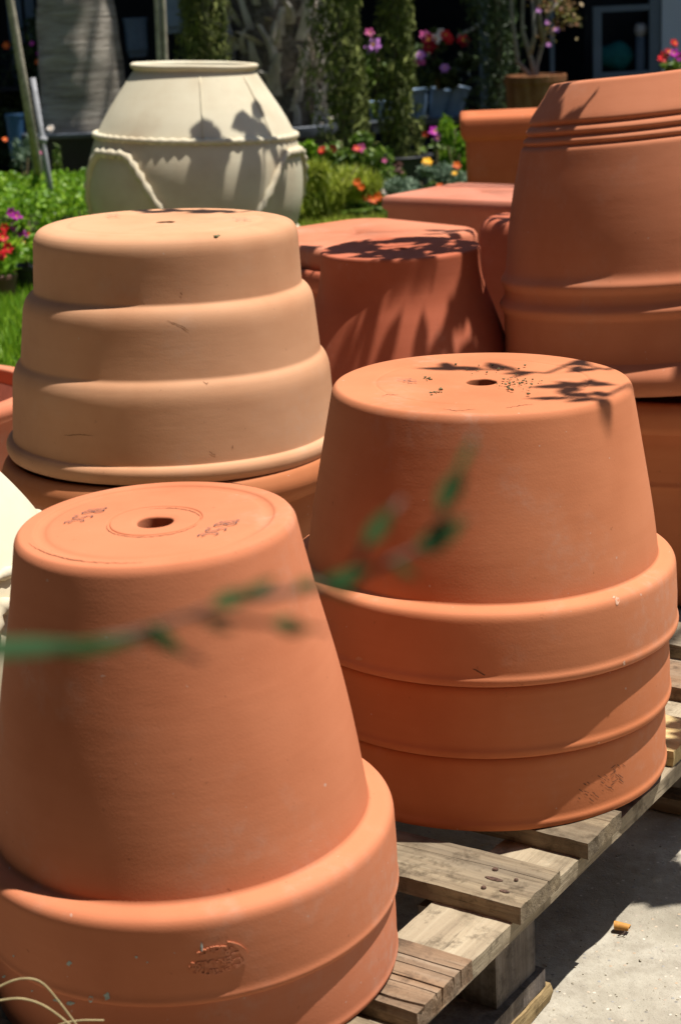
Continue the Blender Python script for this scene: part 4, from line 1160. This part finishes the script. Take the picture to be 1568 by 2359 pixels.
# shelving they stand on
t2 = thing('dark_shelving', 'dark shelving inside the shade house holding buckets', 'shelf', (-1.3, 12.3, 0))
for z_ in (at(300, 135, 12.3).z-.17, ):
    box('shelf_board', (-1.6, -.18, z_), (1.0, .18, z_+.025), WALLD, t2)
for sx in (-1.58, .98): box('leg', (sx-.02, -.16, 0), (sx+.02, .16, at(300, 135, 12.3).z-.172), WALLD, t2)

# ------------------------------------------------------------------ overhanging tree: it throws the leaf shadows
tree = thing('overhanging_tree', 'tree beside the yard whose leafy twigs overhang the pots', 'tree', (3.4, 4.2, 0))
TO = Vector(tree.location)
rg = random.Random(77)
leaves = [[], [], []]
twig_bm = bmesh.new()
hub = Vector((2.6, 4.0, 3.2))
def leafpoly(c, d, s, L, Wd):
    vs_, fs, rn = leaves; b = len(vs_); n = d.cross(s)
    for (u_, w_) in ((-.5, 0), (-.2, .5), (.15, .42), (.5, 0), (.15, -.42), (-.2, -.5)):
        vs_.append(c+d*u_*L+s*w_*Wd-TO)
    fs.append(tuple(range(b, b+6))); rn.append(rg.random())
def twig(p0, p1, t0, n, L=.05, Wd=.02, spread=.02, up=None, bend=.03, link=True):
    """a twig whose shadow runs from p0 to p1 (points on what it shades), t0 metres up the sun's rays"""
    p0 = Vector(p0)+SUND*t0; p1 = Vector(p1)+SUND*t0
    mid = (p0+p1)/2+Vector((rg.uniform(-1, 1), rg.uniform(-1, 1), rg.uniform(-1, 1)))*bend
    pts = []
    for i in range(9):
        u_ = i/8; pts.append(p0*(1-u_)**2+mid*2*u_*(1-u_)+p1*u_*u_)
    tube_bm(twig_bm, [q-TO for q in pts], [.0032-.0002*i for i in range(9)], 5)
    if link:
        e = p0; tube_bm(twig_bm, [e-TO, (e*.6+hub*.4)+Vector((0, 0, .25))-TO, hub-TO], [.0032, .01, .03], 6)
    ax = (p1-p0).normalized()
    for i in range(n):
        u_ = (i+.5)/n*1.0; c = p0*(1-u_)**2+mid*2*u_*(1-u_)+p1*u_*u_
        side = Vector((rg.gauss(0, 1), rg.gauss(0, 1), rg.gauss(0, .5)))
        d = (ax*.7+side.normalized()*.8).normalized()
        s = d.cross(SUND+Vector((rg.uniform(-.6, .6), rg.uniform(-.6, .6), rg.uniform(-.6, .6)))).normalized()
        l_ = L*rg.uniform(.7, 1.25)
        leafpoly(c+d*l_*.5+Vector((rg.uniform(-1, 1), rg.uniform(-1, 1), 0))*spread, d, s, l_, Wd*rg.uniform(.8, 1.2))
zb2 = TOP_B.z
G = lambda x, y, z: tuple(ground_at(x, y, z))
twig(G(1395, 905, zb2), G(1280, 912, zb2), 1.25, 8, .046, .022, .008)
twig(G(1420, 878, zb2), G(1330, 880, zb2), 1.3, 6, .046, .022, .010, link=False)
twig(G(1260, 855, zb2), G(1020, 848, zb2), 1.2, 8, .056, .022, .006)
twig(G(1400, 845, zb2), G(1290, 836, zb2), 1.25, 5, .048, .022, .006)
zc2 = TOP_C.z
twig(G(545, 483, zc2), G(330, 487, zc2), 1.3, 12, .06, .03, .014)
# over the jar: blobs on its right shoulder
J = lambda x, y, Y: tuple(at(x, y, Y))
twig(J(600, 165, 5.42), J(618, 262, 5.33), .95, 11, .075, .05, .012)
twig(J(520, 300, 5.27), J(512, 268, 5.30), 1.0, 8, .085, .06, .012)
twig(J(520, 400, 5.24), J(524, 300, 5.27), 1.0, 8, .07, .05, .012, link=False)
twig(J(590, 440, 5.26), J(600, 320, 5.28), 1.0, 8, .07, .04, .012)
twig(J(668, 250, 5.42), J(682, 330, 5.40), 1.0, 6, .07, .03, .012, link=False)
twig(J(670, 470, 5.40), J(676, 380, 5.40), 1.0, 5, .08, .016, .016, link=False)
# dense shade over the bell pot, the round pot and the planters beyond
for i in range(30):
    a0 = Vector((.06+.30*((i*.618) % 1), 3.12+.31*((i*.7549) % 1), .58)); a1 = a0+Vector((rg.uniform(-.16, .02), rg.uniform(-.10, .10), rg.uniform(-.02, .02)))
    twig(a0, a1, rg.uniform(.95, 1.25), 8, .06, .028, .016, link=(i % 5 == 0))
for i in range(7):
    a0 = Vector((rg.uniform(.02, .36), rg.uniform(2.98, 3.2), rg.uniform(.30, .44))); a1 = a0+Vector((-.12, rg.uniform(-.05, .05), rg.uniform(-.02, .02)))
    twig(a0, a1, rg.uniform(1.1, 1.3), 8, .06, .028, .014, link=False)
for i in range(9):
    a0 = Vector((rg.uniform(.38, .60), rg.uniform(3.78, 4.0), .54)); a1 = a0+Vector((-.12, rg.uniform(-.05, .05), 0))
    twig(a0, a1, rg.uniform(.8, .95), 8, .06, .03, .016, link=False)
for i in range(5):
    a0 = Vector((rg.uniform(-.12, .06), rg.uniform(3.74, 3.86), .5)); a1 = a0+Vector((-.10, rg.uniform(-.03, .03), 0))
    twig(a0, a1, .85, 6, .05, .024, .012, link=False)
for i in range(2):
    a0 = Vector((rg.uniform(.70, .86), 2.80+rg.uniform(-.04, .04), rg.uniform(.62, .74))); a1 = a0+Vector((-.12, 0, -.02))
    twig(a0, a1, 1.4, 7, .08, .04, .02, link=False)
twig((.66, 2.86, .36), (.60, 2.85, .36), 1.1, 5, .08, .04, .015, link=False)
# on the concrete at right
for (x, y) in ((1500, 1985), (1540, 2010), (1560, 2040), (1520, 2040)):
    g0 = ground_at(x+50, y-10, -.042); g1 = ground_at(x-30, y+20, -.042)
    twig(g0, g1, 1.35, 7, .06, .035, .014, link=(x == 1540))
bmobj('branch', twig_bm, BARK, tree)
tube('trunk', [Vector((0, 0, 0)), Vector((-.1, .05, 1.4)), hub-TO, hub-TO+Vector((.2, .1, 1.2))], [.12, .10, .07, .03], BARK, tree, 12)
pymesh('crown', leaves[0], leaves[1], OLIVE, tree, False, leaves[2])
rg2 = random.Random(9)
cp = clumpy(1.1, 1.1, 3.0, 5.2, 22, rg2, .3)
foliage('upper_crown', tree, 5000, lambda r: cp(r)+Vector((.1, .1, 0)), .07, .4, OLIVE, rg2)

# ------------------------------------------------------------------ unseen trees and hedges added around the camera to block fill light
def blocker_tree(label, x, y, R, cz, seed, ymax=9):
    t = thing('blocker_tree', label, 'tree', (x, y, 0), 'unseen trees added to block sky light')
    rgs = random.Random(seed)
    tube('trunk', [(0, 0, 0), (.05, 0, 1.2), (-.04, .05, cz)], [.16, .13, .09], BARK, t, 12)
    bm = bmesh.new(); bmesh.ops.create_icosphere(bm, subdivisions=4, radius=1)
    for v in bm.verts:
        n_ = noise.noise(v.co*2.3+Vector((seed, 0, 0)))
        v.co = Vector((v.co.x*R, v.co.y*R*.95, v.co.z*1.45))*(1+.16*n_)*.93+Vector((0, 0, cz)); v.co.y = min(v.co.y, ymax-y)
    bmobj('blocker_core', bm, simple('blocker_foliage', (.014, .024, .008), .95, .1, .4, 14, .03), t)  # solid dark core added so the crown lets no light through
    def pos(g):
        q = Vector((g.gauss(0, 1), g.gauss(0, 1), g.gauss(0, 1))).normalized()
        q = Vector((q.x*R, q.y*R*.95, q.z*1.45))*(1+.16*noise.noise(q*2.3+Vector((seed, 0, 0))))*g.uniform(.9, 1.04)+Vector((0, 0, cz))
        q.y = min(q.y, ymax-y+g.uniform(-.05, .03)); return q
    foliage('crown', t, 5000, pos, .12, .5, DARK, rgs)
blocker_tree('unseen broad dark tree added behind the camera to block sky light', .2, -1.75, 2.55, 3.35, 51, .20)
blocker_tree('unseen dark tree added left of the camera to block sky light', -2.6, .12, 2.3, 3.5, 52, 1.2)
blocker_tree('unseen dark tree added behind the camera to the right to block sky light', 4.4, -2.6, 2.5, 3.3, 53)
t = thing('blocker_hedge', 'unseen tall dark hedge added behind the camera to cut the fill light', 'hedge', (0, -4.2, 0))  # unseen, added to darken the camera side
loft('stem', [(rsq(7, .3, 4, .45), 0), (rsq(7, .3, 4, .45), 2.3)], simple('hedge_core', (.014, .022, .008), .95, .1, .4, 10, .05), t, cap1=True)
foliage('foliage', t, 6000, lambda g: Vector((g.uniform(-7, 7), .5+g.uniform(-.04, .06), g.uniform(0, 2.35))), .10, .5, DARK, random.Random(54))

t = thing('blocker_hedge', 'unseen tall dark hedge added on the left to block low sky light', 'hedge', (-3.6, 3.0, 0))  # unseen, added to keep low sky light off the left sides
loft('stem', [(rsq(.4, .2, 4, 5.5), 0), (rsq(.4, .2, 4, 5.5), 3.0)], simple('hedge_core_left', (.014, .022, .008), .95, .1, .4, 10, .05), t, cap1=True)
foliage('foliage', t, 6000, lambda g: Vector((.45+g.uniform(-.04, .06), g.uniform(-5.5, 5.5), g.uniform(0, 3.05))), .10, .5, DARK, random.Random(55))

# ------------------------------------------------------------------ close blurred twig in front
tw = thing('leafy_twig', 'blurred green twig with narrow leaves reaching across in front of the pots', 'twig', (-.6, .36, 0))
WO = Vector(tw.location); YT = .36
def tp(x, y, dy=0): return at(x, y, YT+dy)-WO
bm = bmesh.new()
tube_bm(bm, [Vector((0, 0, 0)), Vector((-.02, .0, .5)), tp(-560, 1620, -.04), tp(-240, 1530), tp(0, 1495), tp(160, 1490), tp(300, 1462), tp(430, 1420), tp(520, 1385), tp(600, 1345)], [.004, .003, .0022, .0016, .0013, .0011, .0008, .0006, .0005, .0004], 8)
tube_bm(bm, [tp(430, 1420), tp(560, 1428), tp(660, 1440), tp(760, 1452)], [.0008, .0007, .0006, .0004], 6)
tube_bm(bm, [tp(520, 1388), tp(640, 1368), tp(760, 1345), tp(860, 1310), tp(960, 1265), tp(1080, 1190)], [.0010, .0010, .0009, .0008, .0006, .0004], 6)
tube_bm(bm, [tp(300, 1462), tp(370, 1480), tp(470, 1525)], [.001, .0008, .0005], 6)
tube_bm(bm, [tp(800, 1330), tp(845, 1250), tp(925, 1150)], [.0009, .0007, .0005], 6)
tube_bm(bm, [tp(960, 1262), tp(1020, 1190), tp(1050, 1100), tp(1090, 1000)], [.0008, .0007, .0006, .0004], 6)
TWIG = simple('twig_bark', (.13, .09, .07), .7, .3, .3, 300)
bmobj('stem', bm, TWIG, tw)
def lf(x0, y0, x1, y1, wpx, mat=None, dy=0):
    a, b = tp(x0, y0, dy), tp(x1, y1, dy-.004); d = b-a; s = d.cross(Vector((0, 1, .3))).normalized()*wpx*1.35/4000*YT; n_ = Vector((0, -1, .2))*.0008
    vs_ = []
    for u_, w_ in ((0, .05), (.15, .55), (.4, 1), (.65, .85), (.85, .45), (1, .03)):
        c = a+d*u_+n_*math.sin(u_*3.1)
        vs_ += [c+s*w_*.5, c-n_*.5, c-s*w_*.5]
    fs = []
    for i in range(5):
        fs += [(3*i, 3*i+1, 3*i+4, 3*i+3), (3*i+1, 3*i+2, 3*i+5, 3*i+4)]
    return pymesh('leaf', vs_, fs, mat or TWL, tw, True, [rg.random() for _ in fs])
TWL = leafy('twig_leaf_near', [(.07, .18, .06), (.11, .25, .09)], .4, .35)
LITL = leafy('twig_leaf_lit', [(.15, .32, .13), (.20, .40, .18)], .4, .3)  # paler copy of the leaf green, sunlight is put into its colour
lf(-160, 1500, 235, 1482, 52, LITL); lf(90, 1504, 345, 1470, 40); lf(335, 1440, 425, 1508, 42); lf(350, 1460, 395, 1485, 36)
lf(488, 1402, 572, 1355, 42); lf(620, 1436, 715, 1446, 44); lf(560, 1372, 640, 1330, 26); lf(470, 1435, 540, 1450, 22); lf(730, 1360, 860, 1305, 44); lf(738, 1352, 800, 1352, 30)
lf(835, 1262, 905, 1165, 36); lf(955, 1275, 1075, 1190, 48); lf(1012, 1180, 1065, 1070, 42); lf(1050, 1090, 1095, 1000, 16); lf(960, 1270, 1030, 1255, 26); lf(900, 1295, 960, 1330, 22); lf(680, 1355, 730, 1330, 24); lf(775, 1345, 815, 1385, 20)

# dry grass stalks at the lower left
STRAW = simple('straw', (.36, .29, .15), .7, .2, .2, 100)
def stalk(lab_, pts, Y, r):
    P_ = [at(x, y, Y) for x, y in pts]
    sm = []
    for i in range(len(P_)-1):
        a = P_[max(0, i-1)]; b = P_[i]; c = P_[i+1]; d = P_[min(len(P_)-1, i+2)]
        for k in range(6):
            u_ = k/6
            sm.append(.5*((2*b)+(c-a)*u_+(2*a-5*b+4*c-d)*u_*u_+(3*b-a-3*c+d)*u_**3))
    sm.append(P_[-1]); sm.append(Vector((P_[-1].x+.02, P_[-1].y+.01, -.042)))
    tag(tube('dry_stalk', sm, r, STRAW, None, 6), lab_, 'grass stalk', 'dry stalks at the lower left')
stalk('upper of the pale dry grass stalks arching in at the bottom left corner', [(-60, 2310), (0, 2272), (50, 2254), (95, 2262), (135, 2305), (185, 2372)], 1.20, .0009)
stalk('lower of the pale dry grass stalks arching in at the bottom left corner', [(-60, 2315), (0, 2304), (50, 2300), (100, 2315), (150, 2350), (180, 2380)], 1.18, .0009)
stalk('short pale dry stalk lying along the bottom edge at left', [(240, 2350), (190, 2350), (150, 2356), (110, 2372)], 1.21, .0008)
